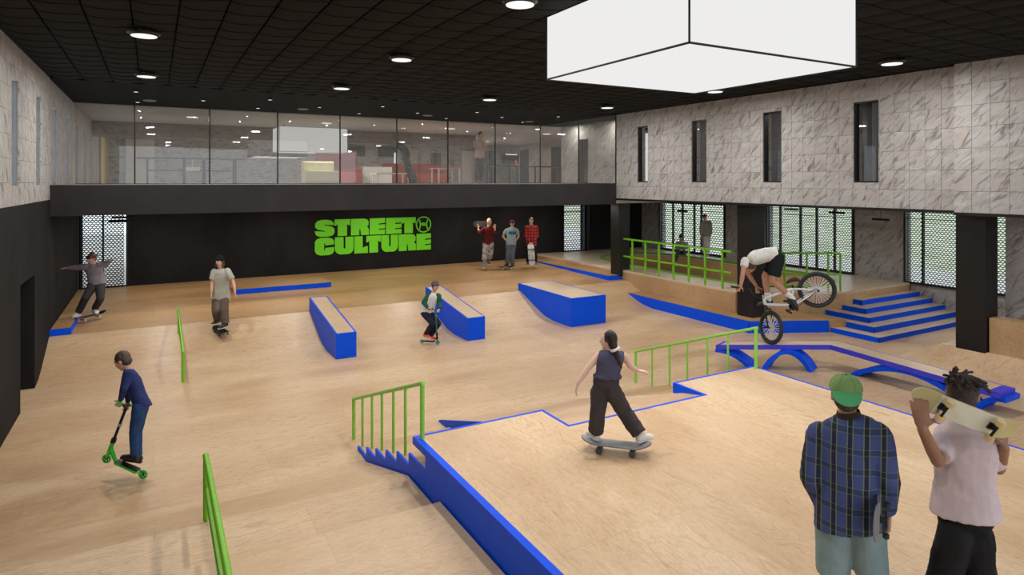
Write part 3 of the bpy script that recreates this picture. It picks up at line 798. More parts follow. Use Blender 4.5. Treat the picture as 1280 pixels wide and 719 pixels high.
pad('corner_pad', XL, -1.40, 14.86, 19.2, .63, 'low blue-edged pad in the left corner under the arms-out skater', 'fr')
pad('manual_pad', 1.80, 4.22, 17.62, 18.6, .69, 'long low blue-edged kerb on the platform, left of the logo', 'f')
pad('wedge_pad', 11.77, 12.28, 15.08, 19.6, .64, 'blue-edged wedge in front of the three standing people', 'lf')

# right platform with a sunken bowl
bp = thing('bowl_platform', 'raised birch platform with green-rimmed bowl by the windows', 'skate platform', (14.8, 14, 0))
outer = [(12.3, YW), (12.3, 10.8), (14.6, 9.47), (XO, 9.47), (XO, YW)]
def bowl_outline(x0, x1, y0, y1, r, n=8):
    pts = []
    for cx, cy, a0 in ((x1 - r, y1 - r, 0), (x0 + r, y1 - r, 90), (x0 + r, y0 + r, 180), (x1 - r, y0 + r, 270)):
        pts += [(cx + r * math.cos(math.radians(a0 + 90 * i / n)), cy + r * math.sin(math.radians(a0 + 90 * i / n))) for i in range(n + 1)]
    return pts
hole = bowl_outline(13.2, 16.5, 10.3, 18.4, 1.6)
def holed_plate(name, outer, hole, z0, z1, mat, parent):
    pl = [[V3((x, y, 0)) for x, y in outer], [V3((x, y, 0)) for x, y in hole]]
    tr = tessellate_polygon(pl); pts = [(p.x, p.y) for q in pl for p in q]; n = len(pts); no = len(outer)
    m = MB(); vs = [(x, y, z1) for x, y in pts] + [(x, y, z0) for x, y in pts]
    fs = [tuple(t) for t in tr] + [tuple(i + n for i in reversed(t)) for t in tr]
    for i in range(no): fs.append((i, (i + 1) % no, (i + 1) % no + n, i + n))
    nh = len(hole)
    for i in range(nh): a = no + i; b = no + (i + 1) % nh; fs.append((a, b, b + n, a + n))
    return m.add(vs, fs).build(name, mat, parent)
holed_plate('platform_top', outer, hole, RP - .05, RP, wood('birch_bright', (222, 206, 182), (190, 160, 124), 'Y', rough=.34), bp)  # birch paled so its colour carries the brightness from the windows
m = MB(); n = len(outer)
for i in range(4):
    (xa, ya), (xb, yb) = outer[i], outer[(i + 1) % n]
    d = V3((xb - xa, yb - ya, 0)).normalized(); nn = V3((d.y, -d.x, 0)) * .05
    if nn.dot(V3((14.8 - xa, 14 - ya, 0))) < 0: nn = -nn
    m.hexa([(xa, ya, 0), (xb, yb, 0), (xb + nn.x, yb + nn.y, 0), (xa + nn.x, ya + nn.y, 0)], [(xa, ya, RP - .05), (xb, yb, RP - .05), (xb + nn.x, yb + nn.y, RP - .05), (xa + nn.x, ya + nn.y, RP - .05)])
m.build('platform_side', M_RISER, bp)
# bowl shell: transitions curve from the lip to a flat bottom
prof = [(0, RP - .052), (.03, RP - .2), (.10, RP - .33), (.22, RP - .44), (.38, RP - .51), (.55, .24)]
cx, cy = 14.85, 14.35; m = MB(); nh = len(hole)
for off, z in prof:
    for x, y in hole:
        dx, dy = x - cx, y - cy
        m.v.append((x - (1 if dx > 0 else -1) * min(off, abs(dx)), y - (1 if dy > 0 else -1) * min(off, abs(dy)), z))
for k_ in range(len(prof) - 1):
    for i in range(nh): m.f.append((k_ * nh + i, k_ * nh + (i + 1) % nh, (k_ + 1) * nh + (i + 1) % nh, (k_ + 1) * nh + i))
m.f.append(tuple((len(prof) - 1) * nh + i for i in range(nh)))
m.build('bowl', M_PLAT, bp, fix=False)
MB().path([(x, y, RP + .012) for x, y in hole], .032, 8, True).build('coping', plain('dark_green_coping', (92, 160, 40)), bp, smooth=True)

# blue-edged low ledge that follows the platform wall into the steps
ll = thing('low_ledge', 'long low blue ledge below the right platform wall', 'skate ledge', (12, 12, 0))
lpoly = [(11.8, 14.7), (11.8, 9.97), (13.46, 9.14), (13.83, 8.96), (13.83, 9.90), (12.29, 10.80), (12.29, 14.7)]
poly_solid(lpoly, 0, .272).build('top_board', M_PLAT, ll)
m = MB()
for (xa, ya), (xb, yb) in ((lpoly[0], lpoly[1]), (lpoly[1], lpoly[2])):
    d = V3((xb - xa, yb - ya, 0)).normalized(); nn = V3((-d.y, d.x, 0))
    if nn.dot(V3((12.4 - xa, 12 - ya, 0))) > 0: nn = -nn
    nn *= .02
    m.hexa([(xa, ya, 0), (xb, yb, 0), (xb + nn.x, yb + nn.y, 0), (xa + nn.x, ya + nn.y, 0)], [(xa, ya, .27), (xb, yb, .27), (xb + nn.x, yb + nn.y, .27), (xa + nn.x, ya + nn.y, .27)])
m.build('front_face', M_BLUE, ll)

# steps
st = thing('corner_steps', 'five blue-faced corner steps rising to the right platform', 'steps', (15, 8, 0))
zs = [.107, .231, .345, .462, .580]; fy = [8.0, 8.31, 8.62, 8.93, 9.24]; fx = [13.5, 13.84, 14.17, 14.52, 14.88]
for k_ in range(5):
    z0 = 0 if k_ == 0 else zs[k_ - 1]
    xk = fx[k_] + .012; yd_ = 9.46 + max(0, 14.6 - xk) * 1.33 / 2.3
    s_ = poly_solid([(xk, fy[k_] + .012), (XO - .01, fy[k_] + .012), (XO - .01, 9.46)] + ([(14.6, 9.46)] if xk < 14.6 else []) + [(xk, yd_)], z0, zs[k_]).build('step', M_TOP, st)
    MB().box(fx[k_], XO - .01, fy[k_], fy[k_] + .012, z0 + .001, zs[k_] - .001).box(fx[k_], fx[k_] + .012, fy[k_], yd_, z0 + .001, zs[k_] - .001).build('riser', M_BLUE, s_)

# bank and wall beside the right column
rb = thing('side_bank', 'birch bank rising to the widest black column at the right', 'skate bank', (12.2, 4, 0))
MB().add([(11.36, YN, 0), (12.16, YN, .58), (12.16, 6.1, .58), (11.36, 6.5, 0), (12.16, 7.2, 0), (12.69, YN, .58), (12.69, 6.1, .58), (12.69, 7.2, 0), (12.69, YN, 0)],
         [(0, 1, 2, 3), (3, 2, 4), (1, 5, 6, 2), (2, 6, 7, 4), (5, 8, 7, 6), (0, 3, 4, 7, 8)]).build('bank', M_FLOOR, rb)
yz([(YN, .58), (5.38, .58), (5.38, 1.165), (YN, 1.165)], 12.22, 12.5).build('upstand', M_RISER, rb)
struct('wall_right_lower', MB().box(12.7, 12.95, YN, 5.35, 0, 2.93), M_OSB, label='grey strand board wall behind the widest column')

# foreground left: a step and a bank on the camera side
lf = thing('front_platform', 'low birch platform with a step at the lower left', 'skate platform', (0, 5, 0))
yz([(7.72, 0), (6.2, .44), (5.36, .44), (5.36, 0)], XL, 2.262).build('bank', M_FLOOR, lf)
yz([(5.36, 0), (5.36, .54), (YN, .54), (YN, 0)], XL, 2.262).build('step', wood('birch_step', (222, 192, 156), (190, 152, 110), 'X', contour=34), lf)

# ------------------------------------------------------------------ the deck
dk = thing('street_deck', 'large pale birch deck with blue edging and two stairs', 'skate deck', (5, 4, 0))
XA, XB, XC, XD = 2.265, 3.81, 5.77, 7.27
Y1, Y0 = 6.07, 5.55
e = .03
poly_solid([(XA + .065, Y1 - e), (XB - e, Y1 - e), (XB - e, Y0 - e), (XC + e, Y0 - e), (XC + e, Y1 - e), (XD - e, Y1 - e), (XD - e, YN), (XA + .065, YN)], DK - .05, DK).build('deck_board', M_DECK, dk)
def cop(x0, x1, y0, y1, za=.81): MB().box(x0, x1, y0, y1, za, DK + .004).build('edge_strip', M_BLUE, dk)
cop(XA, XA + .065, YN, Y1); cop(XA + .065, XB, Y1 - e, Y1); cop(XB - e, XB, Y0 - e, Y1 - e); cop(XB, XC + e, Y0 - e, Y0)
cop(XC, XC + e, Y0, Y1 - e); cop(XC, XD, Y1 - e, Y1); cop(XD - e, XD, YN, Y1 - e)
# left stringer with the saw-tooth stair profile
prof = [(YN, .80), (5.74, .80), (5.74, .66)]
for k_ in range(6):
    z = .66 - .122 * k_; prof += [(6.22 + .376 * k_, z), (6.22 + .376 * k_, max(0, z - .122 if k_ < 5 else 0))]
prof += [(YN, 0)]
yz(prof, XA + .012, XA + .035).build('stringer', M_BLUE, dk)
MB().box(XA + .006, XA + .02, YN, 5.74, .70, .81).build('side_rail', M_BLUE, dk)
yz([(YN, 0), (Y1, 0), (Y1, .81), (YN, .81)], XD - .03, XD - .01).build('side_panel', M_BLUE, dk)
yz([(YN, 0), (5.7, 0), (5.7, .8), (YN, .8)], XB + .5, XB + .6).build('joist', M_RISER, dk)
def stair(x0, x1):
    s_ = MB().box(x0, x1, 5.70, 5.74, 0, .80).build('riser_board', M_RISER, dk)
    for k_ in range(6):
        z = .66 - .122 * k_
        MB().box(x0, x1, 5.74 if k_ == 0 else 6.22 + .376 * (k_ - 1), 6.22 + .376 * k_, 0, z).build('stair_tread', M_RISER, dk)
stair(XA + .036, 3.56); stair(XC + .03, XD - .05)
yz([(Y0, DK - .01), (5.9, .82), (8.45, .035), (8.5, 0), (Y0, 0)], 3.56, 3.58).build('hubba_side', M_BLUE, dk)
yz([(Y0, DK - .01), (5.9, .80), (8.15, .06), (8.4, 0), (Y0, 0)], 3.58, XC - .002).build('centre_bank', M_FLOOR, dk)
yz([(Y0, .86), (Y1, .86), (Y1, .75), (Y0 + .0, .86)], XC - .002, XC + .002).build('notch_face', M_BLUE, dk)

# green stair rails
def stair_rail(x, label):
    t = thing('stair_rail', label, 'handrail', (x, 6, DK))
    ys = [5.97, 6.46, 6.85, 7.26, 7.65, 8.06, 8.47]
    def zt(y): return 1.437 + (.535 - 1.437) * (y - 5.97) / 2.5
    MB().tube((x, 5.945, zt(5.945)), (x, 8.50, zt(8.50)), .021, n=12).build('top_rail', M_GREEN2, t, smooth=True)
    for i, y in enumerate(ys):
        zb = DK if i == 0 else (.66 - .122 * max(0, min(5, math.ceil((y - 6.22) / .376))) if y < 8.1 else 0)
        MB().tube((x, y, zb), (x, y, zt(y)), .024 if i in (0, 6) else .016, n=10).build('post', M_GREEN2, t, smooth=True)
    return t
stair_rail(2.33, 'green handrail of the deck stairs, in the left foreground')
stair_rail(7.20, 'pale green handrail of the deck stairs, right behind the long-haired skater')
# platform rail with two rows
pr = thing('platform_rail', 'bright green two-bar railing along the edge of the bowl platform', 'handrail', (12.33, 13, RP))
ztop, zmid = 1.725, 1.205
ys = [14.66, 14.09, 13.52, 12.95, 12.38, 11.81, 11.24]
for z in (ztop, zmid): MB().box(12.31, 12.35, 10.95, 15.2, z - .022, z + .022).build('rail_bar', M_GREEN, pr)
MB().box(12.43, 12.46, 10.95, 15.2, ztop - .015, ztop + .015).build('handrail_bar', plain('dark_green_paint', (72, 120, 30)), pr)
for y in ys: MB().box(12.31, 12.35, y - .02, y + .02, RP - .02, ztop).build('post', M_GREEN, pr)
pa, pb = V3((12.62, 10.72, 0)), V3((14.56, 9.58, 0))
for z in (ztop - .02, zmid - .02): MB().tube(pa + UP * z, pb + UP * z, .024, n=8).build('rail_bar', M_GREEN, pr, smooth=True)
for px in (950, 980.3, 1008.4, 1035.4, 1062.7):
    best = min(range(101), key=lambda i: abs((640 + FPX * (pa.lerp(pb, i / 100)).dot(RT) / (pa.lerp(pb, i / 100)).dot(FW)) - px))
    q = pa.lerp(pb, best / 100)
    MB().tube(q + UP * (RP - .02), q + UP * (ztop - .02), .024, n=8).build('post', M_GREEN, pr, smooth=True)

# free-standing grind rails
gr1 = thing('grind_rail', 'green flat grind rail at the bottom left, nearest the camera', 'grind rail', (.4, 6, .44))
X = .40
MB().tube((X, 6.30, 1.0), (X, 2.2, 1.0), .026, n=12).build('top_rail', M_GREEN, gr1, smooth=True)
MB().tube((X, 6.25, .72), (X, 2.2, .72), .018, n=10).build('lower_rail', M_GREEN, gr1, smooth=True)
for y, zb in ((6.28, .43), (2.3, .54)): MB().tube((X, y, zb), (X, y, 1.0), .024, n=10).build('post', M_GREEN, gr1, smooth=True)
gr2 = thing('grind_rail', 'green sloping grind rail down the left bank', 'grind rail', (.42, 12.3, 0))
X = .43
MB().path([(X, 14.9, .82), (X, 12.3, .505), (X, 12.3, 0)], .026, 10).build('top_rail', M_GREEN, gr2, smooth=True)
MB().tube((X, 14.5, .3), (X, 14.5, .77), .022, n=10).build('post', M_GREEN, gr2, smooth=True)

# violet-blue bench with arched legs
bn = thing('arch_bench', 'bent violet-blue grind bench on arched blue legs', 'skate bench', (10.5, 7, 0))
fr_ = [V3((8.98, 8.34, .45)), V3((10.8, 7.30, .452)), V3((10.8, 4.62, .345))]
bk_ = [V3((9.30, 8.46, .45)), V3((11.22, 7.44, .452)), V3((11.27, 4.62, .345))]
th_ = .085
def slab(a0, a1, b1, b0, dz0, dz1):
    return MB().hexa([a0 + UP * dz0, a1 + UP * dz0, b1 + UP * dz0, b0 + UP * dz0], [a0 + UP * dz1, a1 + UP * dz1, b1 + UP * dz1, b0 + UP * dz1])
for k_ in (0, 1):
    slab(fr_[k_], fr_[k_ + 1], bk_[k_ + 1], bk_[k_], -th_, -.004).build('bench_body', M_BLUE2, bn)
    f0, f1, b1, b0 = fr_[k_], fr_[k_ + 1], bk_[k_ + 1], bk_[k_]
    i0 = .04 if k_ == 0 else 0.0; i1 = .0 if k_ == 0 else .055
    def mixp(u, v):
        return (f0.lerp(f1, u)).lerp(b0.lerp(b1, u), v)
    slab(mixp(i0, .05), mixp(1 - i1, .05), mixp(1 - i1, .95), mixp(i0, .95), -.004, 0).build('top_board', M_TOP, bn)
    for v0, v1 in ((0, .05), (.95, 1)): slab(mixp(0, v0), mixp(1, v0), mixp(1, v1), mixp(0, v1), -.004, .001).build('edge_strip', M_BLUE2, bn)
    if k_: slab(mixp(1 - i1, .05), mixp(1, .05), mixp(1, .95), mixp(1 - i1, .95), -.004, .001).build('edge_strip', M_BLUE2, bn)
def arch(p0, p1, side, h0, h1, apex, thick=.06, n=16, t0=0.0, t1=1.0):
    """curved slab leg; p0,p1 foot lines, side the width vector"""
    p0, p1, side = V3(p0), V3(p1), V3(side); m = MB(); pts = []
    for i in range(n + 1):
        t = t0 + (t1 - t0) * i / n
        z = apex * math.sin(PI * t) ** .75 if t not in (0, 1) else 0
        pts.append(p0.lerp(p1, t) + UP * z)
    for i in range(n):
        a, b = pts[i], pts[i + 1]; d = (b - a).normalized(); nn = d.cross(side.normalized()); 
        if nn.z > 0: nn = -nn
        nn *= thick
        a2 = a + nn; b2 = b + nn
        if i == 0: a2 = a + nn
        m.hexa([a2, b2, b2 + side, a2 + side], [a, b, b + side, a + side])
    return m.build('arch_leg', M_BLUE, bn)
s1 = V3((.34, .13, 0)); s2 = V3((.44, 0, 0))
arch((9.70, 7.93, 0), (10.36, 7.36, 0), s1, 0, 0, .37, .075)
arch((8.35, 8.7, 0), (9.55, 8.02, 0), s1, 0, 0, .37, .07, 10, .52, 1.0)
arch((10.84, 6.95, 0), (10.84, 5.0, 0), s2, 0, 0, .345, .085, 20)
arch((10.84, 5.0, 0), (10.84, 4.2, 0), s2, 0, 0, .285, .075, 10, 0, .55)

# ------------------------------------------------------------------ lounge furniture behind the glass
def simple(name, mb, mat, label, cat, group=None, **kw):
    vs = mb.v; c = V3((sum(v[0] for v in vs) / len(vs), sum(v[1] for v in vs) / len(vs), min(v[2] for v in vs)))
    o = mb.build(name, mat, M=Matrix.Translation(c), **kw); return tag(o, label, cat, group)
def GX(px, Y): return on_Y(px, Y)[0]
G = ZG1
# long dark trestle table
Y = 20.9
t = thing('long_table', 'long dark trestle table behind the left glass panes', 'table', (GX(238, Y), Y, G))
x0, x1 = GX(170, Y), GX(307, Y)
MB().box(x0, x1, Y, Y + .75, G + .72, G + .76).build('table_top', M_DKM, t)
for x in (x0 + .25, x0 + 1.2, x1 - 1.15, x1 - .3):
    m = MB().box(x, x + .05, Y + .05, Y + .1, G, G + .72).box(x, x + .05, Y + .62, Y + .67, G, G + .72).box(x, x + .05, Y + .1, Y + .62, G + .4, G + .43); m.build('leg', M_DKM, t)
MB().box(x0 + .3, x1 - .3, Y + .34, Y + .38, G + .38, G + .41).build('stretcher', M_DKM, t)
MB().box(GX(232, Y), GX(250, Y), Y - .0, Y + .03, G + .38, G + .5).box(GX(240, Y), GX(241, Y), Y + .005, Y + .02, G + .5, G + .73).build('paper_sheet', M_WHITE, t)['label'] = 'white sheet hanging under the table top'
# sofas
M_ORANGE = plain('orange_fabric', (150, 64, 36), .9); M_CREAM = plain('cream_fabric', (196, 190, 150), .9); M_PINK = plain('pink_laminate', (220, 150, 140), .5)
def sofa(x0, x1, y0, h, mat, label, group=None, seat=.42, arms=True):
    t = thing('sofa', label, 'sofa', ((x0 + x1) / 2, y0, G), group=group)
    MB().box(x0, x1, y0, y0 + .8, G, G + seat).build('seat', mat, t, bevel=.03)
    MB().box(x0, x1, y0 + .62, y0 + .85, G + seat, G + h).build('backrest', mat, t, bevel=.04)
    if arms:
        for x in (x0, x1 - .18): MB().box(x, x + .18, y0, y0 + .8, G + seat, G + .58).build('armrest', mat, t, bevel=.03)
    return t
Y = 22.5; sofa(GX(400, Y), GX(453, Y), Y, 1.22, M_ORANGE, 'tall-backed orange sofa behind the cream armchair')
Y = 21.6; sofa(GX(378, Y), GX(418, Y), Y - .6, .74, M_CREAM, 'cream armchair behind the fourth glass pane', arms=False)
Y = 24.0; sofa(GX(486, Y), GX(560, Y), Y, .80, M_ORANGE, 'long low orange sofa behind the dark figure-like sculpture')
Y = 23.2; simple('white_cabinet', MB().box(GX(454, Y), GX(490, Y), Y, Y + .5, G, G + .62), M_WHITE, 'low white cabinet between the two orange sofas', 'cabinet')
def table(x0, x1, y, d, h, mat, label, leg=.03):
    t = thing('lounge_table', label, 'table', ((x0 + x1) / 2, y, G))
    MB().box(x0, x1, y, y + d, G + h - .04, G + h).build('table_top', mat, t)
    for x in (x0 + .08, x1 - .08):
        for yy in (y + .08, y + d - .08): MB().tube((x, yy, G), (x, yy, G + h - .04), leg, n=8).build('leg', M_WHITE if mat is not M_DKM else M_DKM, t)
Y = 20.6; table(GX(470, Y), GX(514, Y), Y, .7, .36, M_WHITE, 'low white coffee table in front of the long orange sofa')
Y = 20.9; table(GX(547, Y), GX(578, Y), Y, .8, .56, M_PINK, 'pink-topped table left of the balcony man')
Y = 22.0; table(GX(608, Y), GX(650, Y), Y, .8, .70, M_DKM, 'dark table right of the balcony man')
Y = 22.0; table(GX(668, Y), GX(704, Y), Y, .8, .70, M_DKM, 'dark table at the far right of the lounge')
Y = 22.3; simple('red_cone', MB().tube((GX(645, Y), Y, G + .70), (GX(645, Y), Y, G + .95), .09, .01, 12), plain('red_plastic', (214, 60, 44)), 'small red cone standing on the dark lounge table', 'cone')
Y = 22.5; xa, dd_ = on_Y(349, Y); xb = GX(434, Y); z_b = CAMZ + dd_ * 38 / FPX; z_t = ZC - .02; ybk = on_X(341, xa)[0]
hb = thing('reflected_light_box', 'glowing white box standing in for the light box reflection above the cream armchair', 'lamp', ((xa + xb) / 2, Y, z_b))
MB().box(xa, xb, Y, ybk, z_b, CAMZ + dd_ * 69 / FPX).build('shade', emit('reflection_glow', (236, 234, 230), .55), hb)  # solid glowing box put where the glass mirrors the hall's light box
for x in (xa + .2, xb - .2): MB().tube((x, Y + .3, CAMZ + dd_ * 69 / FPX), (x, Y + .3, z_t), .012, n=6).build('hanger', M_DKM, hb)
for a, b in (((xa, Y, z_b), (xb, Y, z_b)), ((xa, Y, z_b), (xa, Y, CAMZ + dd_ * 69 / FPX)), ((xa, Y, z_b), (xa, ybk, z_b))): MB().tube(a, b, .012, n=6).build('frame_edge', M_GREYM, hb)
# panels and dark recesses on the back wall
Y = YB - .1
for q, (a, b, z0, z1, mt, nm, lb, ct) in enumerate(((157, 193, 0, 1.9, plain('pale_door', (206, 198, 188)), 'lounge_door', 'tall pale double door at the left of the lounge', 'door'),
    (577, 593, 0, 1.75, plain('pale_door', (206, 198, 188)), 'lounge_door', 'pale narrow door left of the balcony man', 'door'),
    (435, 456, 1.35, 1.85, M_DKM, 'wall_screen', 'dark wall screen above the orange sofa back', 'screen'),
    (473, 495, 1.35, 1.85, M_DKM, 'wall_screen', 'dark wall screen left of the sculpture', 'screen'),
    (539.5, 551, .7, 1.6, plain('brown_panel', (70, 62, 56)), 'wall_niche', 'brown recessed panel between sofa and pink table', 'panel'),
    (612, 618, 0, 1.8, M_COLM, 'lounge_post', 'dark post right behind the balcony man', 'post'))):
    simple(nm, MB().box(GX(a, Y), GX(b, Y), Y - .05, Y + .08, G + z0, G + z1), mt, lb, ct)
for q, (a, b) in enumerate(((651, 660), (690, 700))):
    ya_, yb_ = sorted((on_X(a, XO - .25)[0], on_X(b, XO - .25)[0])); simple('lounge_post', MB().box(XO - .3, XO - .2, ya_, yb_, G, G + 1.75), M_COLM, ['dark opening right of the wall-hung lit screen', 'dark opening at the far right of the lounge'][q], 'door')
ts = simple('wall_screen', MB().box(GX(627, 27), GX(649, 27), 27, 27.06, G + .95, G + 1.45), M_DKM, 'wall screen with a bright strip right of the balcony man', 'screen')
MB().box(GX(632, 27), GX(646, 27), 26.97, 26.995, G + 1.36, G + 1.41).build('lit_strip', M_SPOT, ts)
tb = simple('light_tube', MB().box(GX(493, 25), GX(497, 25), 25, 25.05, G + .55, G + 1.25), emit('tube_white', (240, 244, 246), .7), 'upright white light tube beside the sculpture', 'lamp')
MB().box(GX(493.5, 25), GX(496.5, 25), 25, 25.05, G, G + .55).build('stand', M_GREYM, tb)
cw_ = struct('wall_cream', MB().box(XL + .02, XL + .06, 27.6, YB, G, ZC - .3), plain('cream_wall', (190, 172, 128)))
# dark slanting sculpture
m = MB(); Y = 20.6
pts = [at(501, 181, 21.5), at(506, 190, 21.6), at(508, 203, 21.7), at(513, 216, 21.8), at(517, 228, 21.8)]
for i, p in enumerate(pts[:-1]):
    for k_ in range(7):
        c = p.lerp(pts[i + 1], k_ / 7); m.ball(c + V3((random.uniform(-.08, .08), random.uniform(-.1, .1), 0)), random.uniform(.09, .17), 8, 6)
simple('sculpture', m, plain('charcoal_rough', (36, 36, 38), .9), 'tall dark slanting sculpture standing in the lounge', 'sculpture')

# ------------------------------------------------------------------ people
DG = None
def remesh(name, mb, voxel, mat, parent, smooth=4, wrinkle=0.0, wscale=14.0, keep=0):
    """union of overlapping closed lumps -> one continuous skin"""
    me = mb.mesh(name + '_raw', True)
    o = bpy.data.objects.new('tmp', me); COL.objects.link(o)
    r = o.modifiers.new('r', 'REMESH'); r.mode = 'VOXEL'; r.voxel_size = voxel; r.adaptivity = 0.0
    if smooth:
        s_ = o.modifiers.new('s', 'SMOOTH'); s_.factor = .5; s_.iterations = smooth
    dg = bpy.context.evaluated_depsgraph_get(); dg.update()
    ev = o.evaluated_get(dg); nm = bpy.data.meshes.new_from_object(ev)
    nm.name = name
    bpy.data.objects.remove(o); bpy.data.meshes.remove(me)
    if wrinkle:
        n = len(nm.vertices); co = [0.0] * (3 * n); nm.vertices.foreach_get('co', co)
        nr = [0.0] * (3 * n); nm.vertex_normals.foreach_get('vector', nr)
        for i in range(n):
            p = V3(co[3 * i:3 * i + 3])
            v = mnoise.noise(V3((p.x * wscale, p.y * wscale, p.z * wscale * .55))) + .5 * mnoise.noise(p * wscale * 2.3)
            for a in range(3): co[3 * i + a] += nr[3 * i + a] * v * wrinkle
        nm.vertices.foreach_set('co', co)
    nm.update()
    return link_mesh(name, nm, mat, parent, smooth=True)

SKIN = plain('skin_light', (214, 164, 138), .55, 0, .05); SKIN2 = plain('skin_tan', (186, 136, 108), .55, 0, .05); SKIN3 = plain('skin_brown', (150, 108, 84), .5, 0, .06)
H_DARK = plain('hair_dark', (36, 28, 25), .6, 0, .3); H_BROWN = plain('hair_brown', (78, 60, 50), .6, 0, .3); H_BLOND = plain('hair_blond', (176, 136, 92), .6, 0, .3)
EYEW = plain('eye_white', (235, 232, 228), .3); EYED = plain('eye_dark', (28, 20, 16), .2); LIP = plain('lip', (168, 96, 86), .5)

def hand(mb, wr, d, n, side, k, curl=.35, spread=.12, ft=1.0):
    """palm, four unequal fingers and a thumb; d pointing direction, n palm normal"""
    d = V3(d).normalized(); n = (V3(n) - d * V3(n).dot(d)).normalized()
    t = d.cross(n) if side == 'R' else n.cross(d)        # towards the thumb
    pl = .088 * k; pw = .040 * k
    secs = []
    for f, wd, th in ((-.05, .62, .62), (.15, .8, .62), (.6, 1.0, .6), (1.0, .95, .5)):
        secs.append((wr + d * (pl * f), t * (pw * wd), n * (.023 * k * th)))
    mb.loft(secs, 14)
    ls = (.070, .078, .073, .058); r = .0098 * k * ft
    for i, L in enumerate(ls):
        o = (.75 - .5 * i) * pw * 1.05
        p = wr + d * (pl * .93) + t * o
        dd = (d + t * (spread * (1.5 - i) / 1.5)).normalized(); a = curl * .55
        for j, s_ in enumerate((.45, .3, .25)):
            dd2 = (dd * math.cos(a) + n * math.sin(a)).normalized()
            nn_ = (n * math.cos(a) - dd * math.sin(a)).normalized()
            q = p + dd2 * (L * s_ * k); mb.caps(p, q, r * (1 - .08 * j), r * (1 - .08 * (j + 1)), 8)
            p = q; dd, n_keep = dd2, n; n = nn_; a = curl
        n = n_keep if False else n
        n = (n - d * n.dot(d)); n = n.normalized() if n.length > .2 else -t.cross(d) if side == 'L' else d.cross(-t) * -1
        n = (V3(n)).normalized()
        n = (t.cross(d) if side == 'R' else d.cross(t)).normalized()
    # thumb leaves the side of the palm near its base
    p = wr + d * (pl * .22) + t * (pw * .7)
    for j, (s_, f) in enumerate(((.034, .9), (.032, .55), (.026, .3))):
        dd = (d * (1 - f * .5) + t * f + n * (.25 + .3 * curl * j)).normalized()
        q = p + dd * s_ * k; mb.caps(p, q, r * 1.25 * (1 - .1 * j), r * 1.15 * (1 - .1 * j), 8); p = q

def foot_secs(ankle, toe, up, k, grow=0.0):
    """shoe as a loft from heel to toe; ankle above heel, toe on the sole line"""
    f = (toe - ankle); f = f - up * f.dot(up); L = .26 * k; f = f.normalized() if f.length > 1e-4 else V3((0, 1, 0)); s_ = f.cross(up).normalized()
    base = ankle - up * (.075 * k)
    secs = []
    for t, w_, h, z in ((-.25, .55, .5, .055), (-.20, .8, 1.0, .05), (.0, .9, 1.15, .05), (.25, .95, .9, .045), (.5, 1.05, .62, .035), (.68, .95, .5, .03), (.76, .55, .35, .027)):
        secs.append((base + f * (L * t) + up * (z * k), s_ * (.044 * k * w_ + grow), up * (.048 * k * h + grow)))
    return secs, f, s_, base, L

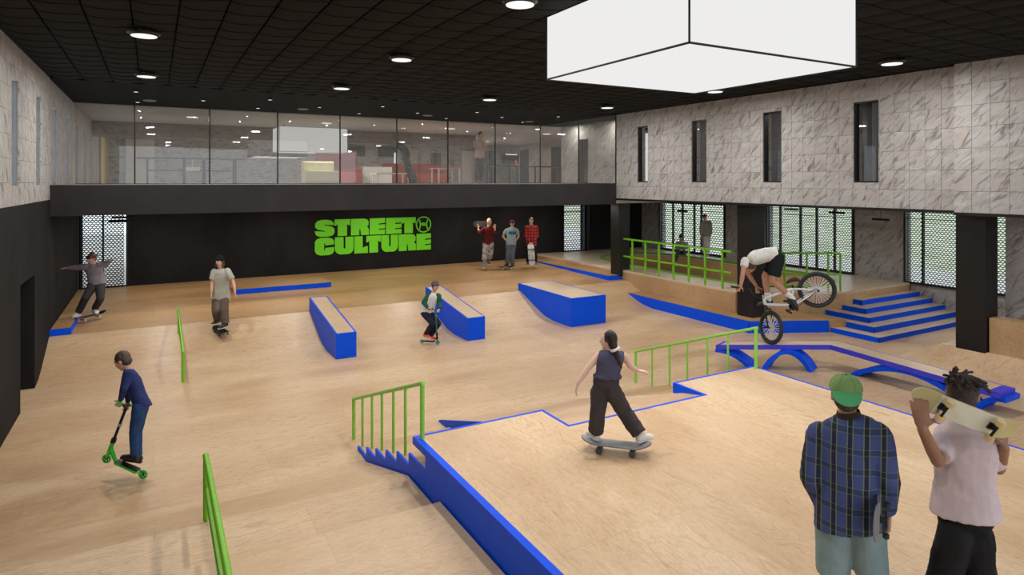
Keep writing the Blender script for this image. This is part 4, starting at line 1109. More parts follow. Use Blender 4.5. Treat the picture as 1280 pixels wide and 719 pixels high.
def person(label, J, u, d, look, style, group=None, vox=.011):
    """J: joints as (px,py,depth offset); look: unit vector the face points to"""
    P = {a: at(b[0], b[1], d + (b[2] if len(b) > 2 else 0)) for a, b in J.items()}
    k = u / 1.72
    S = style
    face = V3(look).normalized()
    side = (P['shR'] - P['shL']).normalized()
    spine = (P['neck'] - P['pelvis']).normalized()
    fwd = spine.cross(side).normalized() * -1
    fwd = side.cross(spine).normalized() * -1
    fwd = spine.cross(side).normalized()
    # front is 90 degrees anticlockwise of the person's right-hand side
    fwd = (UP.cross(side)).normalized() if abs(spine.z) > .4 else side.cross(spine).normalized() * -1
    if abs(spine.z) <= .4: fwd = spine.cross(side).normalized() * -1
    base = V3((P['pelvis'].x, P['pelvis'].y, min(P['anL'].z, P['anR'].z) - .08 * k))
    yaw = math.atan2(fwd.y, fwd.x) - PI / 2
    root = thing('person', label, 'person', mat=Matrix.Translation(base) @ Matrix.Rotation(yaw, 4, 'Z'), group=group)
    skin = S.get('skin', SKIN)
    hc = P['head']; hu = S.get('headup')
    hu = V3(hu) if hu else (hc - P['neck'])
    hu = (hu - face * hu.dot(face)).normalized(); hr = face.cross(hu).normalized()
    kk = k * S.get('hs', 1.0)
    # ---- body
    b = MB()
    b.ball(hc + hu * .022 * kk - face * .008 * kk, (.074 * kk, .093 * kk, .095 * kk), 18, 14, (hr, face, hu))
    b.ball(hc - hu * .050 * kk + face * .022 * kk, (.054 * kk, .066 * kk, .062 * kk), 14, 10, (hr, face, hu))
    b.ball(hc - hu * .098 * kk + face * .062 * kk, (.022 * kk, .020 * kk, .018 * kk), 8, 6, (hr, face, hu))
    b.caps(hc + face * .082 * kk + hu * .012 * kk, hc + face * .106 * kk - hu * .028 * kk, .009 * kk, .0135 * kk, 8)
    for s_ in (-1, 1):
        b.ball(hc + hr * s_ * .076 * kk - hu * .012 * kk - face * .008 * kk, (.011 * kk, .020 * kk, .031 * kk), 8, 8, (hr, face, hu))
        b.ball(hc + hr * s_ * .030 * kk + face * .078 * kk + hu * .030 * kk, (.022 * kk, .012 * kk, .008 * kk), 8, 6, (hr, face, hu))
        b.ball(hc + hr * s_ * .040 * kk + face * .062 * kk - hu * .020 * kk, (.022 * kk, .018 * kk, .020 * kk), 8, 6, (hr, face, hu))
    b.caps(P['neck'] - spine * .04 * k, hc - hu * .05 * kk - face * .015 * kk, .056 * k, .052 * k, 12)
    bw = S.get('build', 1.0)
    chest = P['neck'].lerp(P['pelvis'], .28); waist = P['neck'].lerp(P['pelvis'], .66)
    bend = S.get('bend', 0.0)
    chest = chest - fwd * bend * .5; waist = waist - fwd * bend
    sw = (P['shR'] - P['shL']).length / 2
    def torso(mb, g, hem=None, n=22, flare=0.0):
        st_ = spine
        secs = [(P['neck'] + st_ * .012 * k, side * (.052 * k + g * .4), fwd * (.05 * k + g * .4)),
                (P['neck'].lerp(chest, .18), side * (sw * .72 + g), fwd * (.062 * k + g)),
                (P['neck'].lerp(chest, .45), side * (sw * .95 + g), fwd * (.085 * k * bw + g)),
                (chest, side * (.158 * k * bw + g), fwd * (.104 * k * bw + g)),
                (chest.lerp(waist, .5), side * (.146 * k * bw + g), fwd * (.098 * k * bw + g)),
                (waist, side * (.135 * k * bw + g * 1.2), fwd * (.092 * k * bw + g * 1.2))]
        if hem is None:
            secs += [(waist.lerp(P['pelvis'], .6), side * (.15 * k * bw + g), fwd * (.10 * k * bw + g)), (P['pelvis'], side * (.155 * k * bw + g), fwd * (.105 * k * bw + g)), (P['pelvis'] - st_ * .06 * k, side * (.12 * k), fwd * (.08 * k))]
        else:
            secs += [(waist.lerp(P['pelvis'], .6), side * (.15 * k * bw + g * 1.2 + flare * .5), fwd * (.10 * k * bw + g * 1.2 + flare * .5)), (P['pelvis'] - st_ * hem * k, side * (.158 * k * bw + g * 1.2 + flare), fwd * (.108 * k * bw + g * 1.2 + flare))]
        mb.loft(secs, n)
    torso(b, 0)
    for s_ in 'LR':
        sh, el, wr = P['sh' + s_], P['el' + s_], P['wr' + s_]
        b.caps(sh, el, .050 * k * bw, .038 * k * bw, 12); b.caps(el, el.lerp(wr, .35), .039 * k * bw, .040 * k * bw, 12); b.caps(el.lerp(wr, .35), wr, .040 * k * bw, .027 * k, 12)
        hp, kn, an = P['hip' + s_], P['kn' + s_], P['an' + s_]
        b.caps(hp, kn, .084 * k * bw, .054 * k * bw, 14); b.caps(kn, kn.lerp(an, .35), .052 * k, .056 * k * bw, 12); b.caps(kn.lerp(an, .35), an, .056 * k * bw, .036 * k, 12)
        hd = S.get('hand' + s_, {})
        dr = V3(hd.get('d', (wr - el))); nn_ = V3(hd.get('n', -side if s_ == 'R' else side))
        if dr.cross(nn_).length < .1: nn_ = fwd
        hand(b, wr + dr.normalized() * .01, dr, nn_, s_, k * 1.0, hd.get('curl', .35), hd.get('spread', .12))
        secs, f, s2, bs, L = foot_secs(an, P['toe' + s_], S.get('upfoot' + s_, UP), k * .96); b.loft(secs, 12)
    remesh('body', b, vox, skin, root, 2)
    # ---- face
    for s_ in (-1, 1):
        c = hc + hr * s_ * .030 * kk + face * .0835 * kk + hu * .006 * kk
        e = MB().ball(c, .0125 * kk, 10, 8).build('eye', EYEW, root, smooth=True)
        MB().ball(c + face * .0085 * kk, .0062 * kk, 8, 6).build('iris', EYED, e, smooth=True)
        MB().caps(hc + hr * s_ * .017 * kk + face * .091 * kk + hu * .031 * kk, hc + hr * s_ * .045 * kk + face * .083 * kk + hu * .032 * kk, .004 * kk, .003 * kk, 6).build('eyebrow', S.get('hair', H_DARK), root, smooth=True)
    MB().ball(hc + face * .0865 * kk - hu * .058 * kk, (.024 * kk, .008 * kk, .007 * kk), 10, 6, (hr, face, hu)).build('mouth', LIP, root, smooth=True)
    # ---- hair and headwear
    hm = S.get('hair', H_DARK); hs = S.get('hairstyle', 'short')
    h = MB()
    if hs != 'none':
        h.ball(hc + hu * .034 * kk - face * .020 * kk, (.082 * kk, .094 * kk, .092 * kk), 18, 12, (hr, face, hu))
        h.ball(hc - hu * .018 * kk - face * .045 * kk, (.074 * kk, .062 * kk, .075 * kk), 14, 10, (hr, face, hu))
        for s_ in (-1, 1): h.ball(hc + hr * s_ * .066 * kk + hu * .018 * kk - face * .004 * kk, (.018 * kk, .035 * kk, .038 * kk), 10, 8, (hr, face, hu))
    if hs in ('messy', 'fringe'):
        for i in range(26):
            a = random.uniform(-PI, PI); q = random.uniform(.2, 1.0)
            c = hc + hu * (.055 + .05 * (1 - q)) * kk + hr * (math.sin(a) * .07 * q * kk) + face * ((math.cos(a) * .085 * q - .012) * kk)
            h.caps(c, c + (hr * math.sin(a) + face * math.cos(a)) * .02 * kk - hu * random.uniform(.0, .035) * kk, .018 * kk, .008 * kk, 6)
    if hs == 'fringe':
        for i in range(-3, 4): h.caps(hc + hr * i * .019 * kk + hu * .07 * kk + face * .062 * kk, hc + hr * i * .022 * kk + hu * .024 * kk + face * .090 * kk, .017 * kk, .009 * kk, 6)
    if hs == 'long':
        for s_ in (-1, 1):
            h.loft([(hc + hr * s_ * .062 * kk + hu * .03 * kk - face * .01 * kk, hr * .022 * kk, face * .05 * kk), (hc + hr * s_ * .078 * kk - hu * .06 * kk - face * .015 * kk, hr * .022 * kk, face * .04 * kk), (hc + hr * s_ * .074 * kk - hu * .145 * kk + face * .0 * kk, hr * .012 * kk, face * .022 * kk)], 10)
        h.loft([(hc - face * .07 * kk + hu * .02 * kk, hr * .07 * kk, face * .03 * kk), (hc - face * .075 * kk - hu * .09 * kk, hr * .07 * kk, face * .025 * kk), (hc - face * .06 * kk - hu * .15 * kk, hr * .045 * kk, face * .015 * kk)], 12)
    for c0, c1, r0, r1 in S.get('locks', []):
        h.caps(at(c0[0], c0[1], d + c0[2]), at(c1[0], c1[1], d + c1[2]), r0 * k, r1 * k, 10)
    if h.v: remesh('hair', h, max(.006, vox * .8), hm, root, 2, .004 * kk, 60)
    if hs == 'dread':
        m = MB(); rnd = random.Random(5)
        for i in range(64):
            a = rnd.uniform(-PI, PI); q = rnd.uniform(.0, 1.0)
            c = hc + hu * (.09 - .03 * q) * kk + hr * (math.sin(a) * .075 * q * kk) + face * ((math.cos(a) * .07 * q - .03) * kk)
            o = (hr * (math.sin(a) * .6 + S.get('dlean', .0)) + face * (math.cos(a) * .5 - .3) + hu * rnd.uniform(.3, .9)).normalized()
            L = rnd.uniform(.035, .072) * kk
            p1 = c + o * L * .6; p2 = p1 + (o - hu * .9).normalized() * L * .7
            m.path([c, c + o * L * .3, p1, p2], .0075 * kk, 6)
        m.build('dreadlocks', hm, root, smooth=True)
    cap = S.get('cap')
    if cap == 'beanie':
        m = MB().ball(hc + hu * .050 * kk - face * .014 * kk, (.091 * kk, .106 * kk, .094 * kk), 18, 12, (hr, face, hu))
        m.loft([(hc + hu * .030 * kk - face * .010 * kk, hr * .090 * kk, face * .104 * kk), (hc + hu * .066 * kk - face * .012 * kk, hr * .092 * kk, face * .107 * kk)], 20)
        remesh('beanie', m, max(.007, vox * .8), S['capmat'], root, 2)
    if cap in ('cap', 'capback', 'helmet'):
        m = MB()
        g = .010 if cap == 'helmet' else 0
        m.loft([(hc + hu * (.034 + .09 * math.sin(t)) * kk - face * .014 * kk, hr * ((.088 + g) * math.cos(t) ** .8 + .004) * kk, face * ((.104 + g) * math.cos(t) ** .8 + .004) * kk) for t in [i * PI / 20 for i in range(11)]], 26)
        cr = m.build('cap' if cap != 'helmet' else 'helmet', S['capmat'], root, smooth=True)
        if cap != 'helmet':
            fd = face if cap == 'cap' else -face
            bt = S.get('brimtilt', -.25)
            m = MB(); n = 12; top = []; bot = []
            o = hc + hu * .036 * kk - face * .014 * kk
            for i in range(n + 1):
                a = PI * (i / n) ; x = math.cos(a); y = math.sin(a)
                pin = o + hr * x * .086 * kk + fd * (.070 + .034 * y) * kk * (1 if y > .01 else .98)
                pout = o + hr * x * .080 * kk + fd * (.085 + .085 * y) * kk + hu * (bt * .085 * y) * kk - hu * .012 * x * x * kk
                top += [pin, pout]
            m.v = [tuple(v) for v in top] + [tuple(v - hu * .006 * kk) for v in top]; q = len(top)
            for i in range(n):
                a_ = 2 * i; m.f += [(a_, a_ + 2, a_ + 3, a_ + 1), (q + a_, q + a_ + 1, q + a_ + 3, q + a_ + 2), (a_ + 1, a_ + 3, q + a_ + 3, q + a_ + 1), (a_, q + a_, q + a_ + 2, a_ + 2)]
            m.build('brim', S.get('brimmat', S['capmat']), root, smooth=True)
            MB().ball(hc + hu * .128 * kk - face * .014 * kk, .007 * kk, 8, 6).build('button', S['capmat'], root, smooth=True)
            if cap == 'capback':
                for i in range(6):
                    a = i * PI / 3; pts = [hc + hu * (.036 + .0905 * math.sin(t)) * kk - face * .014 * kk + hr * (math.cos(a) * (.089 * math.cos(t) ** .8 + .004) * kk) + face * (math.sin(a) * (.105 * math.cos(t) ** .8 + .004) * kk) for t in [j * PI / 16 for j in range(9)]]
                    MB().path(pts, .0013 * kk, 5).build('seam', S.get('brimmat', S['capmat']), root)
        else:
            MB().path([hc + hr * .09 * kk + hu * .03 * kk, hc + hr * .07 * kk - hu * .05 * kk + face * .02 * kk, hc - hu * .115 * kk + face * .04 * kk, hc - hr * .07 * kk - hu * .05 * kk + face * .02 * kk, hc - hr * .09 * kk + hu * .03 * kk], .006 * kk, 6).build('chin_strap', M_DKM, root)
            for s_ in (-.045, 0, .045): MB().caps(hc + hr * s_ * kk + hu * .122 * kk + face * .04 * kk, hc + hr * s_ * kk + hu * .122 * kk - face * .06 * kk, .007 * kk, .007 * kk, 6).build('vent', M_DKM, root)
    # ---- shirt
    tp = S['top']; g = tp.get('g', .014) * k
    if tp['kind'] != 'none':
        m = MB(); torso(m, g, tp.get('hem', .04), flare=tp.get('flare', 0.0) * k)
        for s_ in 'LR':
            sh, el, wr = P['sh' + s_], P['el' + s_], P['wr' + s_]
            r0 = (.048 * k * bw + g * .75) if tp['kind'] == 'tee' else (.056 * k * bw + g)
            if tp['kind'] == 'tee': sh = sh - spine * .012 * k
            if tp['kind'] == 'long':
                ce = tp.get('cuff', .94)
                if 'sleevemat' not in tp:
                    m.caps(sh, el, r0, .044 * k * bw + g, 14); m.caps(el, el.lerp(wr, ce), .044 * k * bw + g, .030 * k + g * .6, 14)
                else: m.caps(sh, sh.lerp(el, .12), r0, r0, 12)
            elif tp['kind'] == 'tee':
                e = sh.lerp(el, tp.get('sl', .62)); m.caps(sh, sh.lerp(el, .3), r0, r0, 14)
                ax = (el - sh).normalized(); a1 = ax.orthogonal().normalized(); a2 = ax.cross(a1)
                m.loft([(sh, a1 * r0, a2 * r0), (e, a1 * (r0 * 1.02), a2 * (r0 * 1.02))], 16)
            else: m.caps(sh.lerp(P['neck'], .22), sh.lerp(chest, .25), r0 * .72, r0 * .8, 12)
        if tp.get('hood'):
            m.ball(P['neck'] - fwd * .07 * k + spine * .02 * k, (.085 * k, .055 * k, .055 * k), 12, 8, (side, fwd, spine))
        nmn = tp.get('name', 'shirt')
        sho = remesh(nmn, m, vox, tp['mat'], root, 3, tp.get('wr', .004) * k, tp.get('ws', 16) / k)
        if 'sleevemat' in tp:
            for s_ in 'LR':
                sh, el, wr = P['sh' + s_], P['el' + s_], P['wr' + s_]; m = MB(); r0 = .058 * k * bw + g
                m.caps(sh.lerp(P['neck'], .25), sh, r0 * .9, r0, 14); m.caps(sh, el, r0, .044 * k * bw + g, 14); m.caps(el, el.lerp(wr, tp.get('cuff', .94)), .044 * k * bw + g, .030 * k + g * .6, 14)
                remesh('sleeve', m, vox, tp['sleevemat'], root, 3, .003 * k, 16 / k)
        if tp.get('collar'):
            MB().loft([(P['neck'] - spine * .01 * k, side * .074 * k, fwd * .074 * k), (P['neck'] + spine * .035 * k - fwd * .012 * k, side * .064 * k, fwd * .066 * k)], 18, cap=False).build('collar', tp.get('collarmat', tp['mat']), root, smooth=True)
    # ---- trousers or shorts
    bt_ = S['bottom']; g = bt_.get('g', .018) * k; m = MB(); ln = bt_.get('len', .96)
    pv = P['pelvis']
    m.loft([(pv + spine * .10 * k, side * (.142 * k * bw + g * .5), fwd * (.095 * k * bw + g * .5)), (pv, side * (.155 * k * bw + g * .6), fwd * (.108 * k * bw + g * .6)), (pv - spine * .07 * k, side * (.12 * k), fwd * (.09 * k))], 20)
    for s_ in 'LR':
        hp, kn, an = P['hip' + s_], P['kn' + s_], P['an' + s_]
        gt, gk, ga = bt_.get('wide', (1, 1, 1))
        if ln > 1:
            m.caps(hp, kn, .088 * k * bw + g * gt, .056 * k + g * gk, 16)
            e = kn.lerp(an, ln - 1)
            ax = (an - kn).normalized(); a1 = ax.orthogonal().normalized(); a2 = ax.cross(a1)
            m.caps(kn, kn.lerp(e, .7), .056 * k + g * gk, .048 * k + g * ga, 14)
            r1 = .052 * k + g * gk; r2 = .044 * k + g * ga
            m.loft([(kn, a1 * r1, a2 * r1), (e, a1 * r2, a2 * r2)], 16)
        else:
            e = hp.lerp(kn, ln); ax = (kn - hp).normalized(); a1 = ax.orthogonal().normalized(); a2 = ax.cross(a1)
            r1 = .088 * k * bw + g * gt; r2 = .070 * k + g * gk
            m.ball(hp, r1 * .97, 14, 10); m.loft([(hp, a1 * r1, a2 * r1), (e, a1 * r2, a2 * r2)], 18)
    remesh(bt_.get('name', 'trousers'), m, vox, bt_['mat'], root, 3, bt_.get('wr', .005) * k, bt_.get('ws', 15) / k)
    # ---- shoes and socks
    for s_ in 'LR':
        an = P['an' + s_]; up = V3(S.get('upfoot' + s_, UP))
        secs, f, s2, bs, L = foot_secs(an, P['toe' + s_], up, k, .006 * k)
        m = MB().loft(secs, 16); m.caps(an - up * .02 * k, an + (P['kn' + s_] - an).normalized() * .02 * k, .046 * k, .044 * k, 10)
        sh_ = remesh('shoe', m, max(.006, vox * .8), S.get('shoe', M_WHITE), root, 2)
        so = []
        for t, w_ in ((-.27, .45), (-.2, .92), (.1, .95), (.45, 1.12), (.68, .98), (.79, .5)):
            so.append((bs + f * (L * t) + up * (.010 * k), s2 * (.048 * k * w_), up * (.013 * k)))
        MB().loft(so, 12).build('sole', S.get('sole', M_WHITE), sh_, smooth=True)
        if S.get('sock'):
            kn = P['kn' + s_]; e = an.lerp(kn, S.get('sockh', .3)); MB().caps(an, e, .044 * k, .056 * k, 14).build('sock', S['sock'], root, smooth=True)
    return root, P

def plaid(name, base, dark, line, sc=1.0, red=False):
    k = NT(name); tc = k.add('ShaderNodeTexCoord').outputs['Object']
    sp = k.add('ShaderNodeSeparateXYZ'); k.link(tc, sp.inputs[0])
    nz = k.noise(k.coord('Object'), 6, 2)
    def band(src, per, lo, hi, sh=0.0):
        a = k.math('ADD', k.math('MULTIPLY', src, 1 / per), k.math('ADD', k.math('MULTIPLY', nz, .12), sh))
        f = k.math('FRACT', a); 
        return k.math('MULTIPLY', k.math('GREATER_THAN', f, lo), k.math('LESS_THAN', f, hi))
    X, Z = sp.outputs[0], sp.outputs[2]
    c = lin(base)
    vx = band(X, .078 * sc, .30, .62, .3); vz = band(Z, .105 * sc, .30, .58)
    if red:
        vx = band(X, .10 * sc, .0, .5); vz = band(Z, .10 * sc, .0, .5)
        a = k.mix(k.math('MULTIPLY', vx, .62), c, lin(dark)); a = k.mix(k.math('MULTIPLY', vz, .62), a, lin(dark))
        return k.fin(a, .85)
    a = k.mix(k.math('MULTIPLY', vz, .38), c, lin(dark)); a = k.mix(k.math('MULTIPLY', vx, .82), a, lin(dark))
    l1 = k.math('ADD', band(X, .078 * sc, .27, .33, .3), band(X, .078 * sc, .60, .66, .3))
    l2 = k.math('ADD', band(Z, .105 * sc, .28, .31), band(Z, .105 * sc, .58, .61))
    a = k.mix(k.math('MULTIPLY', k.math('MINIMUM', l1, 1), .62), a, lin(line)); a = k.mix(k.math('MULTIPLY', k.math('MINIMUM', l2, 1), .4), a, lin(line))
    k.bump(k.noise(k.coord('Object'), 160, 2), .15, .002)
    return k.fin(a, .9, spec=.2)
def cloth(name, rgb, var=.10, rough=.9, scale=7):
    if name in MATS: return MATS[name]
    k = NT(name); c = lin(rgb); n = k.noise(k.coord('Object'), scale, 4, .6)
    k.bump(k.noise(k.coord('Object'), 180, 2), .12, .002)
    MATS[name] = k.fin(k.ramp(n, [(.3, tuple(v * (1 - 2 * var) for v in c[:3]) + (1,)), (.7, tuple(min(1, v * (1 + var)) for v in c[:3]) + (1,))]), rough, spec=.2); return MATS[name]

# ---- boards, scooters
def frame(o, x, z):
    """matrix with x along the length and z up"""
    x = V3(x).normalized(); z = V3(z); z = (z - x * z.dot(x)).normalized(); y = z.cross(x)
    return Matrix(((x.x, y.x, z.x, o[0]), (x.y, y.y, z.y, o[1]), (x.z, y.z, z.z, o[2]), (0, 0, 0, 1)))
def skateboard(label, c, ax, up, L=.80, W=.20, deck=None, grip=None, wheel=None, base=None, truck=None, wz=1.0):
    M = frame(c, ax, up); t = thing('skateboard', label, 'skateboard', mat=M)
    k = L / .8; n = 20; top = []
    def outline(x):
        a = abs(x) / (L / 2); return W / 2 * (1 if a < .72 else math.sqrt(max(0.0, 1 - ((a - .72) / .28) ** 2)))
    xs = [L / 2 * math.sin(PI / 2 * (-1 + 2 * i / n)) for i in range(n + 1)]
    def lift(x): a = max(0, abs(x) - L * .30); return a * .32
    def slab(z0, z1, s_):
        m = MB()
        for x in xs:
            w_ = max(.004, outline(x) * s_); z = lift(x)
            m.v += [(x * s_, -w_, z + z0), (x * s_, w_, z + z0), (x * s_, w_, z + z1), (x * s_, -w_, z + z1)]
        for i in range(n):
            b = 4 * i; m.f += [(b, b + 4, b + 5, b + 1), (b + 1, b + 5, b + 6, b + 2), (b + 2, b + 6, b + 7, b + 3), (b + 3, b + 7, b + 4, b)]
        m.f += [(0, 1, 2, 3), (4 * n + 3, 4 * n + 2, 4 * n + 1, 4 * n)]; return m
    def put(m, nm, mat, par, **kw):
        m.v = [tuple(M @ V3(v)) for v in m.v]; return m.build(nm, mat, par, **kw)
    H = .085 * k
    put(slab(H, H + .011 * k, 1), 'deck', deck or M_TOP, t, smooth=True)
    put(slab(H + .011 * k, H + .013 * k, .985), 'grip_tape', grip or M_DKM, t, smooth=True)
    if base: put(slab(H - .0015 * k, H, .97), 'deck_graphic', base, t, smooth=True)
    wm = wheel or plain('wheel_cream', (214, 186, 130), .45)
    for s_ in (-1, 1):
        x = s_ * L * .235; tk = put(MB().box(x - .028 * k, x + .028 * k, -.028 * k, .028 * k, H - .016 * k, H - .001).tube((x, 0, H - .015 * k), (x, 0, .03 * k), .016 * k, .012 * k, 8).tube((x, -.07 * k, .028 * k), (x, .07 * k, .028 * k), .010 * k, n=8).tube((x, -W * .52, .028 * k), (x, W * .52, .028 * k), .004 * k, n=6), 'truck', truck or M_GREYM, t)
        for q in (-1, 1):
            y = q * W * .41; put(MB().tube((x, y - .018 * k * wz, .028 * k), (x, y + .018 * k * wz, .028 * k), .028 * k * wz, n=16), 'wheel', wm, tk, smooth=True)
    return t
def scooter(label, fw, rw, headtop, bar_l, bar_r, side, k, frame_mat, wheel_mat, bar_mat, grip_mat, deckz, joint=None, split=False):
    """fw/rw wheel centres; headtop top of the head tube; bar ends"""
    fw, rw, headtop, bar_l, bar_r = map(V3, (fw, rw, headtop, bar_l, bar_r)); side = V3(side).normalized()
    ax = (fw - rw).normalized(); up = side.cross(ax); up = up if up.z > 0 else -up
    t = thing('kick_scooter', label, 'scooter', mat=frame((fw + rw) / 2, ax, up))
    R = .052 * k; st_ = (headtop - fw).normalized()
    for c, nm in ((fw, 'front_wheel'), (rw, 'rear_wheel')):
        wh = MB().torus(c, side, R - .011 * k, .013 * k, 24, 8).build(nm, wheel_mat, t, smooth=True)
        m = MB().tube(c - side * .012 * k, c + side * .012 * k, .014 * k, n=12)
        for i in range(5):
            a = 2 * PI * i / 5; v = ax * math.cos(a) + up * math.sin(a); m.tube(c, c + v * (R - .014 * k), .006 * k, n=6)
        m.build('hub', M_DKM, wh)
    a = rw + ax * (R * 1.3) + up * deckz; b = fw - ax * (R * 2.2) + up * deckz; W = .055 * k
    MB().hexa([a - side * W - up * .012 * k, b - side * W * .8 - up * .012 * k, b + side * W * .8 - up * .012 * k, a + side * W - up * .012 * k],
              [a - side * W + up * .012 * k, b - side * W * .8 + up * .012 * k, b + side * W * .8 + up * .012 * k, a + side * W + up * .012 * k]).build('deck', frame_mat, t, bevel=.004)
    MB().hexa([a - side * W * .9 + up * .0125 * k, b - side * W * .7 + up * .0125 * k, b + side * W * .7 + up * .0125 * k, a + side * W * .9 + up * .0125 * k],
              [a - side * W * .9 + up * .015 * k, b - side * W * .7 + up * .015 * k, b + side * W * .7 + up * .015 * k, a + side * W * .9 + up * .015 * k]).build('grip_tape', M_DKM, t)
    MB().tube(a + side * .03 * k, rw + side * .026 * k, .009 * k).tube(a - side * .03 * k, rw - side * .026 * k, .009 * k).build('rear_fork', frame_mat, t, smooth=True)
    h0 = fw + st_ * (R * 1.7); h1 = fw + st_ * (R * 1.7 + .12 * k)
    MB().tube(b, h0.lerp(h1, .4), .020 * k, .026 * k, 10).tube(h0, h1, .024 * k, .024 * k, 12).build('head_tube', frame_mat, t, smooth=True)
    MB().tube(h0 + side * .026 * k, fw + side * .024 * k, .010 * k).tube(h0 - side * .026 * k, fw - side * .024 * k, .010 * k).tube(h0 - side * .03 * k, h0 + side * .03 * k, .012 * k).build('fork', frame_mat if not split else M_DKM, t, smooth=True)
    MB().tube(h1, h1 + st_ * .05 * k, .030 * k, n=12).build('clamp', M_DKM, t, smooth=True)
    jt = headtop; bc = (bar_l + bar_r) / 2; c0 = jt.lerp(bc, -.0)
    MB().tube(h1, c0, .017 * k, n=10).build('bar_stem', bar_mat, t, smooth=True)
    lo = c0
    MB().path([bar_l, bar_l.lerp(bar_r, .28), lo], .012 * k, 8).build('handlebar', bar_mat, t, smooth=True)
    MB().path([lo, bar_l.lerp(bar_r, .72), bar_r], .012 * k, 8).build('handlebar', bar_mat, t, smooth=True)
    for p, q in ((bar_l, bar_r), (bar_r, bar_l)):
        v = (q - p).normalized(); MB().tube(p - v * .01, p + v * .12 * k, .019 * k, n=10).build('grip', grip_mat, t, smooth=True)
    return t, h1, st_

# 1 ------------------------------------------------ skater with arms spread on the left
CAMDIR = -FW
J1 = dict(head=(114.4, 323, 0), neck=(116, 330.5, .02), pelvis=(121.3, 352, .08), shR=(108.5, 333.5, -.02), shL=(123.8, 332, .06), elR=(97, 334.6, -.05), wrR=(85.5, 334.8, -.08),
          elL=(130.5, 330.5, .1), wrL=(136, 326.4, .1), hipR=(117.2, 355, .05), hipL=(125, 354.5, .1), knR=(107, 372.5, -.12), knL=(125.6, 373.5, -.08), anR=(97.6, 391.2, 0), anL=(118.2, 386.6, .05),
          toeR=(92, 396, -.18), toeL=(123, 392, -.15))
person('skater in grey sweatshirt and dark trousers riding with both arms spread wide', J1, 1.62, 13.35, (-.25 * RT + .9 * CAMDIR - .28 * UP),
       dict(hair=H_BROWN, hairstyle='fringe', headup=(0, 0, 1), top=dict(kind='long', mat=cloth('grey_fleece', (142, 134, 142)), g=.022, hem=.06, hood=True, name='sweatshirt'),
            bottom=dict(mat=cloth('charcoal_trousers', (62, 60, 62)), len=1.93, g=.022, wide=(1, 1.1, 1.2)), shoe=M_WHITE, handR=dict(d=-RT, n=-UP), handL=dict(d=RT + UP * .4, n=-UP),
            locks=[((117, 321, .08), (121, 318.5, .12), .05, .03)]))
c = at(113.5, 394.4, 13.35); 
skateboard('thin grey skateboard under the arms-out skater at the left wall', at(113.5, 396.3, 13.30) - UP * .045, at(128, 390.4, 13.5) - at(99, 397.6, 13.1), UP, .62, .17, deck=plain('grey_deck', (120, 132, 140)))
# 2 ------------------------------------------------ beanie skater
J2 = dict(head=(274.6, 327.3, 0), neck=(275.9, 336.5, .03), pelvis=(275.8, 371, .16), shR=(267.6, 339.2, 0), shL=(284.2, 338, .04), elR=(265, 352.5, 0), wrR=(264.4, 364.5, -.1), elL=(291.6, 352.5, .02), wrL=(293.6, 364, -.06),
          hipR=(271.9, 374, .15), hipL=(279.8, 373.6, .17), knR=(269.8, 388, -.08), knL=(280.4, 388, -.06), anR=(272.5, 399.8, .14), anL=(281.5, 405, -.08), toeR=(267, 404, .0), toeL=(276, 409, -.2))
person('skater in black beanie and pale grey tee crouching on a board on the bank', J2, 1.62, 13.1, (CAMDIR * .95 + RT * .05), dict(hair=H_BROWN, hairstyle='long', headup=(0, 0, 1), cap='beanie', capmat=cloth('black_knit', (30, 29, 30)),
       top=dict(kind='tee', mat=cloth('pale_grey_tee', (188, 188, 178)), g=.03, hem=.13, flare=.01, sl=.75), bottom=dict(mat=cloth('taupe_trousers', (104, 90, 80)), len=1.95, g=.026, wide=(1, 1.2, 1.6)), shoe=plain('dark_shoe', (48, 46, 48))))
skateboard('dark skateboard tilted under the skater in the black beanie', at(276.5, 411.5, 13.05) - UP * .10, at(285, 417, 12.8) - at(268, 406.5, 13.35), UP * 1.0 + CAMDIR * .1, .62, .19, deck=plain('charcoal_deck', (52, 50, 50)), wheel=plain('grey_wheel', (70, 68, 66)))
# 3 ------------------------------------------------ helmeted kid on a scooter
J3 = dict(head=(544, 358.2, -.05), neck=(542.6, 366, 0), pelvis=(533.8, 389, .08), shR=(536.6, 369, .0), shL=(548, 370.4, .0), elR=(529.6, 378, -.04), wrR=(534.8, 385, -.14), elL=(549.4, 379.5, -.02), wrL=(550, 385.5, -.16),
          hipR=(530.8, 391.5, .06), hipL=(536.8, 391, .1), knR=(541, 404.5, -.16), knL=(548.2, 404.5, -.06), anR=(531.8, 418.2, .0), anL=(538.2, 420.2, .02), toeR=(539, 424, -.12), toeL=(545, 426, -.08))
person('child in dark helmet, white and green jersey and orange shoes riding a teal scooter', J3, 1.42, 13.5, (CAMDIR * .85 + RT * .45 - UP * .1), dict(skin=SKIN, hair=H_BROWN, headup=(0, 0, 1), cap='helmet', capmat=plain('dark_helmet', (70, 62, 70), .35),
       top=dict(kind='long', mat=cloth('white_jersey', (226, 226, 224)), g=.02, hem=.07, sleevemat=cloth('green_sleeve', (38, 92, 74)), name='jersey'), bottom=dict(mat=cloth('navy_trousers', (38, 36, 56)), len=1.95, g=.018, wide=(1, 1, .9)), shoe=plain('orange_shoe', (222, 84, 52)),
       handR=dict(d=RT + CAMDIR * .3 - UP * .2, n=-UP + CAMDIR * .3, curl=1.1), handL=dict(d=-RT * .3 + CAMDIR * .6 - UP * .3, n=-UP + CAMDIR * .2, curl=1.1)))
